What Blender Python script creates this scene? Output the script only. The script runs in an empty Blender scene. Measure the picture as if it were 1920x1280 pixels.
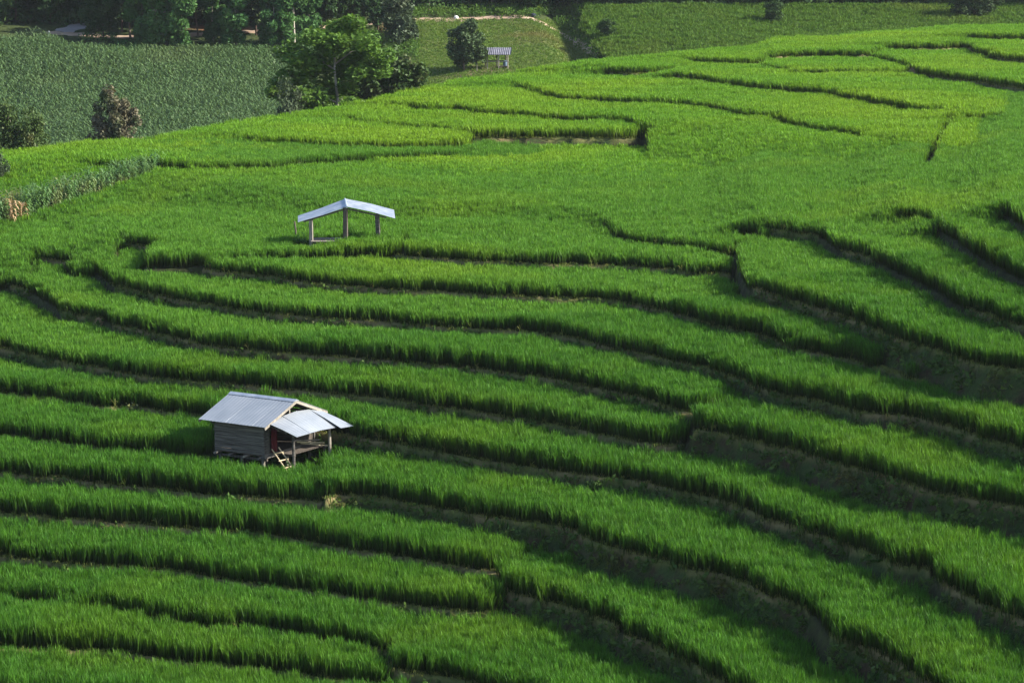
import bpy, bmesh, math, random
import numpy as np
from mathutils import Vector, Matrix, Euler

R = math.radians
S = 1.2                      # metres per traced unit
Z0 = 30.0                    # camera height above the datum
F_PX = 5000.0                # focal length in pixels of the 1920 px wide photograph
HORIZON = -172.0             # row of the horizon, above the frame
PITCH = math.atan((640 - HORIZON) / F_PX)

# ------------------------------------------------------------------ camera, sky, sun, exposure
scene = bpy.context.scene
C = scene.collection
cam_d = bpy.data.cameras.new('camera')
cam_d.lens = F_PX / 1920 * 36
cam_d.sensor_width = 36
cam_d.clip_start = 0.5
cam_d.clip_end = 5000
cam = bpy.data.objects.new('camera', cam_d)
cam.location = (0, 0, Z0)
cam.rotation_euler = (math.pi / 2 - PITCH, 0, 0)
C.objects.link(cam)
scene.camera = cam

SUN_EL = R(31)
SUN_AZ = R(-6)               # from +X (right of the picture) towards +Y
w = bpy.data.worlds.new('World')
scene.world = w
w.use_nodes = True
nt = w.node_tree
nt.nodes.clear()
sky = nt.nodes.new('ShaderNodeTexSky')
sky.sky_type = 'NISHITA'
sky.sun_disc = False
sky.sun_elevation = SUN_EL
sky.sun_rotation = math.pi / 2 - SUN_AZ
bg = nt.nodes.new('ShaderNodeBackground')
bg.inputs['Strength'].default_value = 0.10
wo = nt.nodes.new('ShaderNodeOutputWorld')
nt.links.new(sky.outputs[0], bg.inputs[0])
nt.links.new(bg.outputs[0], wo.inputs[0])
sun_d = bpy.data.lights.new('sun', 'SUN')
sun_d.energy = 5.0
sun_d.angle = R(0.5)
sun_d.color = (1.0, 0.93, 0.80)
sun = bpy.data.objects.new('sun', sun_d)
sv = Vector((math.cos(SUN_AZ) * math.cos(SUN_EL), math.sin(SUN_AZ) * math.cos(SUN_EL), math.sin(SUN_EL)))
sun.rotation_euler = sv.to_track_quat('Z', 'Y').to_euler()
sun.location = (60, 100, 80)
C.objects.link(sun)
scene.view_settings.view_transform = 'Standard'
scene.view_settings.look = 'None'
scene.view_settings.gamma = 1
scene.view_settings.use_curve_mapping = False
scene.view_settings.exposure = 1.25
scene.cycles.max_bounces = 6
scene.cycles.diffuse_bounces = 3
scene.cycles.transmission_bounces = 4

rng = np.random.default_rng(7)
random.seed(7)

# ------------------------------------------------------------------ small helpers
cp, sp = math.cos(PITCH), math.sin(PITCH)
def ray(u, v):
    a = (np.asarray(u, float) - 960) / F_PX
    b = (640 - np.asarray(v, float)) / F_PX
    return a, cp + b * sp, -sp + b * cp
def on_plane(u, v, z):
    """pixel -> world point on the level z (units, relative to the camera)"""
    dx, dy, dz = ray(u, v)
    t = z * S / dz
    return dx * t, dy * t
def to_px(x, y, z):
    zz = z - Z0
    fw = y * cp - zz * sp
    up = y * sp + zz * cp
    return 960 + F_PX * x / fw, 640 - F_PX * up / fw

def vnoise(x, y, seed=0):
    """smooth value noise, -1..1"""
    xi = np.floor(x).astype(np.int64); yi = np.floor(y).astype(np.int64)
    xf = x - xi; yf = y - yi
    xf = xf * xf * (3 - 2 * xf); yf = yf * yf * (3 - 2 * yf)
    def h(i, j):
        n = (i * 374761393 + j * 668265263 + seed * 974634777) & 0x7fffffff
        n = ((n ^ (n >> 13)) * 1274126177) & 0x7fffffff
        n = n ^ (n >> 16)
        return (n & 0xffff) / 32767.5 - 1
    a = h(xi, yi); b = h(xi + 1, yi); c = h(xi, yi + 1); d = h(xi + 1, yi + 1)
    return (a * (1 - xf) + b * xf) * (1 - yf) + (c * (1 - xf) + d * xf) * yf

def pchip(xk, yk, x):
    xk = np.asarray(xk, float); yk = np.asarray(yk, float)
    h = np.diff(xk); d = np.diff(yk) / h
    m = np.zeros_like(yk)
    if len(xk) > 2:
        w1 = 2 * h[1:] + h[:-1]; w2 = h[1:] + 2 * h[:-1]
        ok = d[1:] * d[:-1] > 0
        with np.errstate(divide='ignore', invalid='ignore'):
            hm = (w1 + w2) / (w1 / d[:-1] + w2 / d[1:])
        m[1:-1] = np.where(ok, hm, 0)
    m[0] = d[0]; m[-1] = d[-1]
    i = np.clip(np.searchsorted(xk, x) - 1, 0, len(xk) - 2)
    t = (x - xk[i]) / h[i]
    return ((1 + 2 * t) * (1 - t) ** 2 * yk[i] + t * (1 - t) ** 2 * h[i] * m[i]
            + t * t * (3 - 2 * t) * yk[i + 1] + t * t * (t - 1) * h[i] * m[i + 1])

def mesh_from(name, verts, faces, mat=None, smooth=False):
    me = bpy.data.meshes.new(name)
    me.from_pydata([tuple(map(float, p)) for p in verts], [], faces)
    if mat is not None:
        me.materials.append(mat)
    if smooth:
        me.polygons.foreach_set('use_smooth', [True] * len(me.polygons))
    me.update()
    return me
def link(o, parent=None):
    C.objects.link(o)
    if parent is not None:
        o.parent = parent
    return o
def tag(o, label=None, cat=None, group=None, kind=None):
    if label: o['label'] = label
    if cat: o['category'] = cat
    if group: o['group'] = group
    if kind: o['kind'] = kind
    return o
def thing(name, label, cat, loc, rz=0.0, group=None):
    o = bpy.data.objects.new(name, None)
    o.empty_display_size = 0.3
    o.location = loc
    o.rotation_euler = (0, 0, rz)
    link(o)
    return tag(o, label, cat, group)

class MB:
    """collects boxes, bars, tubes and sheets, then links them as one mesh object"""
    def __init__(self):
        self.v = []; self.f = []
    def add(self, vs, fs):
        n = len(self.v)
        self.v += [tuple(p) for p in vs]
        self.f += [tuple(i + n for i in q) for q in fs]
    def bar(self, a, b, w, h, up=(0, 0, 1), wob=0.0):
        a = Vector(a); b = Vector(b)
        d = (b - a).normalized()
        upv = Vector(up)
        s = d.cross(upv)
        if s.length < 1e-4:
            s = d.cross(Vector((1, 0, 0)))
        s.normalize(); t = s.cross(d).normalized()
        vs = []
        for p in (a, b):
            for (i, j) in ((-1, -1), (1, -1), (1, 1), (-1, 1)):
                k = 1 + random.uniform(-wob, wob)
                vs.append(p + s * (w / 2 * i * k) + t * (h / 2 * j * k))
        self.add(vs, [(0, 3, 2, 1), (4, 5, 6, 7), (0, 1, 5, 4), (1, 2, 6, 5), (2, 3, 7, 6), (3, 0, 4, 7)])
        return self
    def tube(self, pts, rad, n=7, cap=True):
        pts = [Vector(p) for p in pts]
        base = len(self.v)
        prev = None
        for i, p in enumerate(pts):
            d = (pts[min(i + 1, len(pts) - 1)] - pts[max(i - 1, 0)]).normalized()
            s = d.cross(Vector((0.13, 0.99, 0.05)) if prev is None else prev)
            if prev is None:
                s.normalize(); t = s.cross(d).normalized()
            else:
                t = prev - d * prev.dot(d)
                if t.length < 1e-4: t = Vector((1, 0, 0)).cross(d)
                t.normalize(); s = d.cross(t)
            prev = t
            r = rad[i] if hasattr(rad, '__len__') else rad
            for k in range(n):
                a = 2 * math.pi * k / n
                self.v.append(tuple(p + s * (r * math.cos(a)) + t * (r * math.sin(a))))
        for i in range(len(pts) - 1):
            for k in range(n):
                k2 = (k + 1) % n
                self.f.append((base + i * n + k, base + i * n + k2, base + (i + 1) * n + k2, base + (i + 1) * n + k))
        if cap:
            self.f.append(tuple(base + k for k in reversed(range(n))))
            self.f.append(tuple(base + (len(pts) - 1) * n + k for k in range(n)))
        return self
    def build(self, name, mat, parent=None, smooth=False):
        me = mesh_from(name, self.v, self.f, mat, smooth)
        return link(bpy.data.objects.new(name, me), parent)

# ------------------------------------------------------------------ materials
def new_mat(name):
    m = bpy.data.materials.new(name); m.use_nodes = True
    t = m.node_tree; t.nodes.clear()
    o = t.nodes.new('ShaderNodeOutputMaterial')
    return m, t, o
def N(t, kind, **kw):
    n = t.nodes.new(kind)
    for k, v in kw.items():
        if k.startswith('i_'):
            n.inputs[k[2:].replace('_', ' ')].default_value = v
        else:
            setattr(n, k, v)
    return n
def mixc(t, fac, a, b, mode='MIX'):
    n = t.nodes.new('ShaderNodeMix'); n.data_type = 'RGBA'; n.blend_type = mode
    for s, v in ((n.inputs[0], fac), (n.inputs[6], a), (n.inputs[7], b)):
        if hasattr(v, 'is_linked'): t.links.new(v, s)
        elif isinstance(v, (int, float)): s.default_value = v
        else: s.default_value = (*v, 1)
    return n.outputs[2]
def ramp(t, src, lo, hi):
    n = t.nodes.new('ShaderNodeMapRange')
    n.inputs[1].default_value = lo; n.inputs[2].default_value = hi
    t.links.new(src, n.inputs[0])
    return n.outputs[0]
def noise(t, scale, detail=3, obj=False, rough=0.55):
    g = t.nodes.new('ShaderNodeTexCoord') if obj else t.nodes.new('ShaderNodeNewGeometry')
    n = t.nodes.new('ShaderNodeTexNoise')
    n.inputs['Scale'].default_value = scale; n.inputs['Detail'].default_value = detail
    n.inputs['Roughness'].default_value = rough
    t.links.new(g.outputs['Object'] if obj else g.outputs['Position'], n.inputs['Vector'])
    return n.outputs['Fac']
def plain(name, c1, c2, scale=3.0, rough=0.85, metal=0.0, spec=0.3, bump=0.0, stretch=None, vary=0.2):
    m, t, o = new_mat(name)
    b = t.nodes.new('ShaderNodeBsdfPrincipled')
    g = t.nodes.new('ShaderNodeTexCoord')
    mp = t.nodes.new('ShaderNodeMapping')
    mp.inputs['Scale'].default_value = stretch or (1, 1, 1)
    t.links.new(g.outputs['Object'], mp.inputs['Vector'])
    n = t.nodes.new('ShaderNodeTexNoise'); n.inputs['Scale'].default_value = scale; n.inputs['Detail'].default_value = 5
    t.links.new(mp.outputs[0], n.inputs['Vector'])
    oi = t.nodes.new('ShaderNodeObjectInfo')
    f = ramp(t, n.outputs['Fac'], 0.32, 0.68)
    c = mixc(t, f, c1, c2)
    v = t.nodes.new('ShaderNodeMapRange'); v.inputs[3].default_value = 1 - vary; v.inputs[4].default_value = 1 + vary
    t.links.new(oi.outputs['Random'], v.inputs[0])
    hs = t.nodes.new('ShaderNodeHueSaturation')
    t.links.new(v.outputs[0], hs.inputs['Value']); t.links.new(c, hs.inputs['Color'])
    t.links.new(hs.outputs[0], b.inputs['Base Color'])
    b.inputs['Roughness'].default_value = rough; b.inputs['Metallic'].default_value = metal
    b.inputs['Specular IOR Level'].default_value = spec
    if bump:
        bp = t.nodes.new('ShaderNodeBump'); bp.inputs['Strength'].default_value = bump
        t.links.new(n.outputs['Fac'], bp.inputs['Height']); t.links.new(bp.outputs[0], b.inputs['Normal'])
    t.links.new(b.outputs[0], o.inputs[0])
    return m
def leaf_mat(name, c_dark, c_light, c_odd=None, trans=0.35, big=0.12, per=0.5, root=None, odd_lo=0.55, odd_hi=0.75, spec=0.12, tcol=(1.15, 1.1, 0.55)):
    """foliage: diffuse + translucent, varied per instance and by broad noise; root = colour at the foot of a blade"""
    m, t, o = new_mat(name)
    oi = t.nodes.new('ShaderNodeObjectInfo')
    c = mixc(t, oi.outputs['Random'], c_dark, c_light)
    n = noise(t, big, 3)
    if c_odd is not None:
        c = mixc(t, ramp(t, n, odd_lo, odd_hi), c, c_odd)
    n2 = noise(t, 6.0, 2)
    hs = t.nodes.new('ShaderNodeHueSaturation')
    v = t.nodes.new('ShaderNodeMapRange'); v.inputs[1].default_value = 0.3; v.inputs[2].default_value = 0.7
    v.inputs[3].default_value = 1 - per * 0.5; v.inputs[4].default_value = 1 + per * 0.5
    t.links.new(n2, v.inputs[0]); t.links.new(v.outputs[0], hs.inputs['Value']); t.links.new(c, hs.inputs['Color'])
    c = hs.outputs[0]
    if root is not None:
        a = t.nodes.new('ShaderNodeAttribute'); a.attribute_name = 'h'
        c = mixc(t, ramp(t, a.outputs['Fac'], 0.25, 0.95), root, c)  # darker foot: brownish lower stems plus the stand's self-shade painted in
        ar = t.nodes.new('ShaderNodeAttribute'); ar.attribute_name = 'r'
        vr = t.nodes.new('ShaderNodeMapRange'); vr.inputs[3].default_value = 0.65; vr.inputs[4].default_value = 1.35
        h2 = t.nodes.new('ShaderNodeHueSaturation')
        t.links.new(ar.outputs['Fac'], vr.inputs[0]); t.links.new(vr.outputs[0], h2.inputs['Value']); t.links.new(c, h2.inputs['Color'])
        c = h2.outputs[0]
    b = t.nodes.new('ShaderNodeBsdfPrincipled')
    b.inputs['Roughness'].default_value = 0.5; b.inputs['Specular IOR Level'].default_value = spec
    t.links.new(c, b.inputs['Base Color'])
    tr = t.nodes.new('ShaderNodeBsdfTranslucent')
    tc = mixc(t, 1.0, c, tcol, 'MULTIPLY')
    t.links.new(tc, tr.inputs['Color'])
    mx = t.nodes.new('ShaderNodeMixShader'); mx.inputs[0].default_value = trans
    t.links.new(b.outputs[0], mx.inputs[1]); t.links.new(tr.outputs[0], mx.inputs[2])
    t.links.new(mx.outputs[0], o.inputs[0])
    return m

M = {}
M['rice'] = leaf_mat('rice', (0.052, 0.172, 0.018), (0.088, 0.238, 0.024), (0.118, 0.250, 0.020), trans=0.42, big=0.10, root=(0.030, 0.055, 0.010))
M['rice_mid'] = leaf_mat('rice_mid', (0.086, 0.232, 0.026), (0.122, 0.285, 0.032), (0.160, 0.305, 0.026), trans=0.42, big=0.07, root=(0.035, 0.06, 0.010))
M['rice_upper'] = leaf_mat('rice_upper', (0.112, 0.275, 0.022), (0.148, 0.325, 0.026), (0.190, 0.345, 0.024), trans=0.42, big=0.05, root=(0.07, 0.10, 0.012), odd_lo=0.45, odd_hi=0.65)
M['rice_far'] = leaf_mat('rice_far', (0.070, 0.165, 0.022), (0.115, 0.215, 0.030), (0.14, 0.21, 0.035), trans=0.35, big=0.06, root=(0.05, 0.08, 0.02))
M['corn'] = leaf_mat('corn', (0.065, 0.130, 0.040), (0.100, 0.175, 0.055), (0.11, 0.16, 0.055), trans=0.25, big=0.05, spec=0.5)
M['corn_near'] = leaf_mat('corn_near', (0.07, 0.17, 0.045), (0.13, 0.23, 0.07), (0.26, 0.23, 0.10), trans=0.3, big=0.4, spec=0.45)
M['dry_corn'] = leaf_mat('dry_corn', (0.30, 0.20, 0.11), (0.42, 0.30, 0.18), None, trans=0.2)
M['weed'] = leaf_mat('weed', (0.040, 0.095, 0.018), (0.085, 0.145, 0.030), (0.10, 0.09, 0.03), trans=0.25, big=0.5)
M['bund_grass'] = leaf_mat('bund_grass', (0.13, 0.18, 0.04), (0.24, 0.26, 0.075), (0.28, 0.24, 0.10), trans=0.3, big=0.35)
M['meadow_grass'] = leaf_mat('meadow_grass', (0.09, 0.17, 0.03), (0.15, 0.23, 0.04), (0.20, 0.19, 0.07), trans=0.3, big=0.08)
M['leaf_bright'] = leaf_mat('leaf_bright', (0.062, 0.135, 0.024), (0.09, 0.175, 0.030), (0.115, 0.18, 0.032), trans=0.35, big=0.25)
M['leaf_olive'] = leaf_mat('leaf_olive', (0.045, 0.085, 0.025), (0.075, 0.115, 0.036), (0.11, 0.12, 0.05), trans=0.2, big=0.6, spec=0.12)
M['leaf_dark'] = leaf_mat('leaf_dark', (0.030, 0.062, 0.026), (0.055, 0.092, 0.036), (0.06, 0.10, 0.03), trans=0.15, big=0.5, spec=0.15)
M['leaf_vine'] = leaf_mat('leaf_vine', (0.042, 0.115, 0.036), (0.072, 0.160, 0.046), (0.08, 0.15, 0.04), trans=0.25, big=0.3)
M['leaf_forest'] = leaf_mat('leaf_forest', (0.025, 0.062, 0.022), (0.05, 0.098, 0.03), (0.065, 0.10, 0.03), trans=0.2, big=0.2)
M['leaf_grey'] = leaf_mat('leaf_grey', (0.055, 0.085, 0.045), (0.085, 0.115, 0.062), (0.105, 0.115, 0.07), trans=0.15, big=0.4)
M['leaf_brown'] = leaf_mat('leaf_brown', (0.125, 0.115, 0.075), (0.19, 0.175, 0.12), (0.07, 0.10, 0.045), trans=0.15, big=0.5, odd_lo=0.5, odd_hi=0.62)
M['bark'] = plain('bark', (0.10, 0.07, 0.05), (0.20, 0.16, 0.12), 6, 0.95)
M['bark_pale'] = plain('bark_pale', (0.28, 0.25, 0.21), (0.44, 0.40, 0.34), 4, 0.9)
M['bark_red'] = plain('bark_red', (0.055, 0.035, 0.028), (0.09, 0.058, 0.045), 4, 0.95)
M['metal'] = plain('roof_metal', (0.34, 0.375, 0.42), (0.42, 0.45, 0.49), 1.1, 0.48, 0.55, 0.5, vary=0.04)
M['metal_old'] = plain('roof_metal_worn', (0.36, 0.42, 0.51), (0.56, 0.60, 0.66), 2.2, 0.42, 0.6, 0.5, vary=0.05)
M['metal_dark'] = plain('roof_metal_dark', (0.12, 0.12, 0.15), (0.20, 0.20, 0.24), 2, 0.5, 0.2, 0.4)
M['wood'] = plain('weathered_wood', (0.040, 0.036, 0.033), (0.15, 0.138, 0.128), 3.5, 0.9, stretch=(1, 0.25, 6), bump=0.3)
M['wood_pale'] = plain('pale_wood', (0.17, 0.15, 0.125), (0.31, 0.28, 0.24), 4, 0.9, stretch=(4, 4, 0.6), bump=0.2)
M['wood_dark'] = plain('dark_wood', (0.05, 0.042, 0.035), (0.12, 0.10, 0.085), 4, 0.9, stretch=(4, 4, 0.6))
M['bamboo'] = plain('bamboo', (0.42, 0.35, 0.22), (0.58, 0.50, 0.33), 4, 0.7)
M['red_cloth'] = plain('red_cloth', (0.09, 0.010, 0.016), (0.15, 0.018, 0.028), 3, 0.9)
M['straw'] = leaf_mat('straw', (0.26, 0.19, 0.12), (0.40, 0.30, 0.20), None, trans=0.1)
M['blue_plastic'] = plain('blue_plastic', (0.10, 0.16, 0.24), (0.16, 0.22, 0.30), 3, 0.5)
M['white_cloth'] = plain('white_cloth', (0.75, 0.74, 0.72), (0.85, 0.84, 0.82), 3, 0.8)
M['dark_cloth'] = plain('dark_cloth', (0.04, 0.05, 0.09), (0.08, 0.09, 0.14), 3, 0.8)

# ------------------------------------------------------------------ the terraces: traced bund lines, one level each
# (u, v[, steepness of the bank there]) in photograph pixels along the bund in front of each bench; z = level of the bench
STEEP = 1.9
LINES = []
def line(name, z, pts, kl=None, kr=None, dm=0.7):
    LINES.append(dict(name=name, z=z, pts=[(p[0], p[1], p[2] if len(p) > 2 else STEEP) for p in pts], kl=kl, kr=kr, dm=dm))
line('N1', -24.5, [(-200, 1400), (400, 1420), (900, 1430), (1400, 1460)])
line('N0', -23.8, [(-200, 1305), (0, 1320), (300, 1335), (620, 1370), (800, 1385), (1000, 1420), (1300, 1500)])
line('M3', -23.3, [(-200, 1222), (0, 1226), (100, 1229), (175, 1229), (230, 1235), (300, 1245), (400, 1256), (480, 1262), (560, 1272), (640, 1282), (715, 1288)], kr=STEEP)
line('M2b', -22.95, [(-200, 1126), (0, 1132), (50, 1136), (110, 1141), (186, 1144), (205, 1153)], kr=STEEP)
line('M2', -22.85, [(203, 1153), (230, 1160), (300, 1172), (400, 1184), (480, 1188), (605, 1206), (700, 1222), (742, 1230)], kl=0.25, kr=STEEP)
line('M2R', -22.98, [(728, 1250), (735, 1261), (780, 1269), (830, 1277), (950, 1305), (1060, 1340), (1200, 1400), (1400, 1490)], kl=STEEP)
line('M1', -22.3, [(-200, 1046), (0, 1052), (100, 1060), (200, 1068), (300, 1076), (350, 1082), (420, 1094), (480, 1102), (605, 1121), (700, 1134), (800, 1148), (860, 1154), (900, 1156), (925, 1150), (932, 1138)], kr=STEEP)
line('L0R', -21.85, [(940, 1112), (960, 1120), (1060, 1144), (1120, 1165), (1165, 1190), (1180, 1206), (1215, 1211), (1235, 1224), (1285, 1246), (1330, 1276), (1420, 1330), (1600, 1450)], kl=STEEP)
line('L0', -21.6, [(-200, 968), (0, 969), (40, 972), (100, 978), (200, 988), (300, 994), (400, 1002), (480, 1007), (570, 1020), (640, 1034), (700, 1042), (800, 1060), (860, 1070), (930, 1077), (960, 1070), (985, 1056)], kr=STEEP)
line('Y', -20.85, [(-200, 875), (0, 892), (100, 902), (200, 915), (300, 925), (425, 937), (480, 941), (560, 946), (600, 949), (645, 953)], kr=STEEP)
line('L1', -20.6, [(610, 943), (640, 934), (700, 940), (805, 957), (855, 965), (955, 982), (1060, 997), (1120, 1025), (1185, 1042), (1235, 1055), (1310, 1080), (1360, 1087), (1397, 1102), (1440, 1124), (1490, 1137), (1527, 1160), (1552, 1195), (1590, 1212), (1652, 1232), (1715, 1275), (1850, 1370)], kl=STEEP)
line('X', -20.3, [(-200, 805), (0, 824), (100, 835), (200, 849), (250, 855), (300, 860), (360, 865), (398, 866)], kr=STEEP)
line('L2', -19.65, [(-200, 722), (0, 742), (75, 752), (150, 762), (212, 771), (250, 770), (325, 780), (362, 784), (450, 800), (560, 812), (620, 820), (730, 837), (790, 847), (880, 865), (955, 877), (1035, 890), (1110, 900), (1185, 907), (1260, 925), (1335, 940), (1385, 957), (1440, 981), (1515, 1005), (1590, 1030), (1660, 1058), (1695, 1070), (1727, 1072), (1765, 1100), (1840, 1140), (1915, 1172), (2100, 1270)])
line('L3', -18.85, [(-200, 625), (0, 659), (50, 669), (125, 684), (200, 700), (300, 715), (425, 727), (500, 734), (587, 741), (655, 747), (730, 755), (830, 770), (955, 790), (1060, 807), (1135, 825), (1185, 832), (1235, 842), (1275, 838), (1292, 822)], kr=STEEP)
line('L4R', -18.3, [(1300, 816), (1315, 813), (1360, 820), (1435, 838), (1515, 857), (1590, 882), (1640, 893), (1690, 910), (1765, 930), (1840, 947), (1915, 960), (2100, 1010)], kl=STEEP)
line('L4', -18.05, [(-200, 515), (0, 533), (50, 548), (87, 570), (112, 585), (150, 596), (195, 603), (207, 613), (275, 626), (337, 640), (375, 651), (475, 664), (630, 675), (730, 682), (830, 692), (955, 706), (1035, 717), (1135, 737), (1210, 754), (1255, 771), (1272, 780), (1335, 783), (1350, 770)], kr=0.5)
line('L5', -17.3, [(60, 486, .12), (78, 490), (150, 500), (180, 515), (205, 535), (250, 550), (307, 562), (375, 575), (475, 590), (605, 602), (730, 610), (830, 619), (955, 626), (1060, 636), (1135, 655), (1235, 677), (1310, 694), (1385, 717), (1440, 739), (1565, 766), (1640, 783), (1700, 788), (1765, 801), (1840, 827), (1915, 848), (2100, 900)], kl=0.25)
line('L6', -16.6, [(220, 460, .1), (245, 463), (312, 476), (350, 490), (375, 507), (400, 515), (475, 519), (580, 536), (700, 546), (830, 553), (960, 561), (1085, 566), (1160, 571), (1222, 583), (1260, 593), (1335, 615), (1435, 637), (1490, 660), (1590, 681), (1665, 702), (1715, 719), (1765, 716), (1797, 698)], kl=0.25, kr=STEEP)
line('L7', -16.0, [(740, 484), (755, 486), (955, 498), (1100, 503), (1235, 508), (1310, 517), (1370, 519)], kl=0.05, kr=STEEP)
line('L8', -15.6, [(-200, 325, .12), (150, 332, .12), (330, 348, .12), (520, 372, .13), (700, 398, .14), (1000, 408, .14), (1120, 420, .14), (1142, 434, .5), (1150, 446), (1185, 460), (1235, 466), (1285, 472), (1335, 479), (1372, 484), (1381, 500), (1390, 530), (1435, 552), (1540, 585), (1615, 612), (1665, 635), (1690, 645), (1765, 667), (1840, 692), (1880, 697), (1950, 705), (2100, 730)], dm=3.0)
line('L9', -14.8, [(1432, 432, .6), (1450, 436), (1500, 443), (1530, 446), (1547, 454), (1565, 468), (1640, 493), (1690, 518), (1765, 555), (1815, 585), (1865, 602), (1915, 618), (2100, 660)], kl=0.28, dm=1.8)
line('L10', -14.0, [(1700, 408, .4), (1716, 416), (1740, 421), (1765, 438), (1815, 473), (1865, 503), (1915, 526), (2100, 600)], kl=0.28, dm=1.8)
line('L11', -13.3, [(1885, 404, .5), (1905, 420), (1930, 440), (2000, 470), (2100, 510)], kl=0.28, dm=1.8)
line('L12', -13.35, [(1800, 231, .2), (1850, 231), (1880, 232), (1902, 243), (1925, 247), (2100, 255)], kl=0.12)
line('q2', -16.85, [(-200, 385), (0, 391), (45, 393), (80, 391), (130, 370)], kr=0.3)
line('q', -16.15, [(-200, 335), (0, 338), (25, 347), (62, 352), (112, 355), (155, 352), (180, 335)], kr=0.15)
line('p', -15.2, [(165, 312, .2), (190, 318), (220, 321), (275, 322), (390, 325), (510, 324), (560, 317), (630, 313), (730, 307), (830, 301), (870, 296, .15)], kl=0.08, kr=0.08)
line('a', -14.85, [(460, 268, .2), (480, 276), (555, 279), (630, 283), (705, 285), (805, 283), (870, 279), (892, 270)], kl=0.05, kr=STEEP)
line('b', -14.62, [(660, 232, .3), (680, 241), (730, 245), (805, 251), (880, 259), (892, 262), (960, 262), (1085, 262), (1185, 263), (1206, 256)], kl=0.06, kr=STEEP)
line('c', -14.2, [(770, 205, .3), (785, 210), (830, 213), (855, 211), (890, 219), (955, 224), (1085, 232), (1167, 235), (1188, 239, .7), (1215, 243, .12), (1300, 248, .10), (1400, 262, .10), (1600, 285, .09), (1800, 300, .09), (2100, 325, .09)], kl=0.06, dm=1.8)
line('c2', -15.2, [(1198, 247), (1212, 257), (1228, 263), (1260, 271), (1290, 269), (1315, 258, .2)], kl=1.0, kr=0.1)
line('d', -13.8, [(960, 168, .3), (975, 173), (1035, 188), (1110, 195), (1185, 200), (1260, 203), (1335, 208), (1385, 220), (1440, 228), (1490, 240), (1540, 251), (1590, 258), (1620, 262, .2), (1700, 272, .09), (1800, 285, .08), (1920, 300, .08), (2100, 320, .08)], kl=0.06, dm=1.8)
line('e', -13.3, [(1270, 150), (1295, 152), (1360, 163), (1435, 173), (1540, 180), (1602, 190), (1665, 202), (1715, 213), (1772, 221), (1800, 224, .2)], kl=0.15, kr=0.1)
line('e0', -13.1, [(1130, 136, .3), (1145, 139), (1185, 141), (1260, 139), (1285, 134)], kl=0.05, kr=0.5)
line('e2', -13.0, [(1435, 133), (1450, 135), (1502, 145), (1590, 144), (1690, 146), (1712, 140)], kl=STEEP, kr=STEEP)
line('g0', -12.8, [(1285, 119, .3), (1297, 121), (1385, 124), (1435, 121), (1462, 116)], kl=0.06, kr=STEEP)
line('h', -12.6, [(1628, 113), (1665, 120), (1697, 129), (1727, 141), (1790, 152), (1852, 160), (1920, 170), (2100, 195)], kl=1.0)
line('g', -12.35, [(1455, 110), (1472, 109), (1552, 108), (1630, 109), (1650, 104)], kl=0.3, kr=0.4)
line('k', -11.95, [(1660, 92, .3), (1690, 94), (1752, 94), (1815, 92), (1830, 101), (1872, 113), (1920, 118), (2100, 135)], kl=0.08)
line('m', -11.4, [(1815, 74, .3), (1840, 77), (1920, 77), (2100, 80)], kl=0.08)
CREST = [(-600, 300, -15.4), (-200, 281, -15.3), (0, 271, -15.2), (100, 266, -15.1), (300, 251, -14.9), (480, 223, -14.6), (560, 209, -14.4), (700, 191, -14.15), (760, 173, -14.0), (870, 149, -13.7), (980, 134, -13.3), (1130, 109, -12.7), (1250, 96, -12.3), (1440, 69, -11.8), (1560, 56, -11.4), (1650, 42, -11.1), (1780, 40, -10.9), (1850, 37, -10.7), (1920, 30, -10.5), (2200, 10, -10.0)]

for L in LINES:
    P = np.array(L['pts'], float)
    us = np.arange(P[0, 0], P[-1, 0] + 0.1, 4.0)
    us[-1] = P[-1, 0]
    vs = pchip(P[:, 0], P[:, 1], us)
    ks = np.interp(us, P[:, 0], P[:, 2])
    x, y = on_plane(us, vs, L['z'])
    y = y + 0.16 * vnoise(x * 0.55, np.full_like(x, L['z'] * 7), 3) + 0.07 * vnoise(x * 1.7, np.full_like(x, L['z'] * 9), 4)
    L['a'] = np.maximum.accumulate(x / y + np.arange(len(x)) * 1e-7)   # bearing of each point
    L['y'], L['k'] = y, ks
    L['zz'] = L['z'] * S + Z0
cu = np.array(CREST)
CX, CY = on_plane(cu[:, 0], cu[:, 1], cu[:, 2] - 0.3 * (cu[:, 0] > 300) + 0.6)
CX = CX / CY

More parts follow.
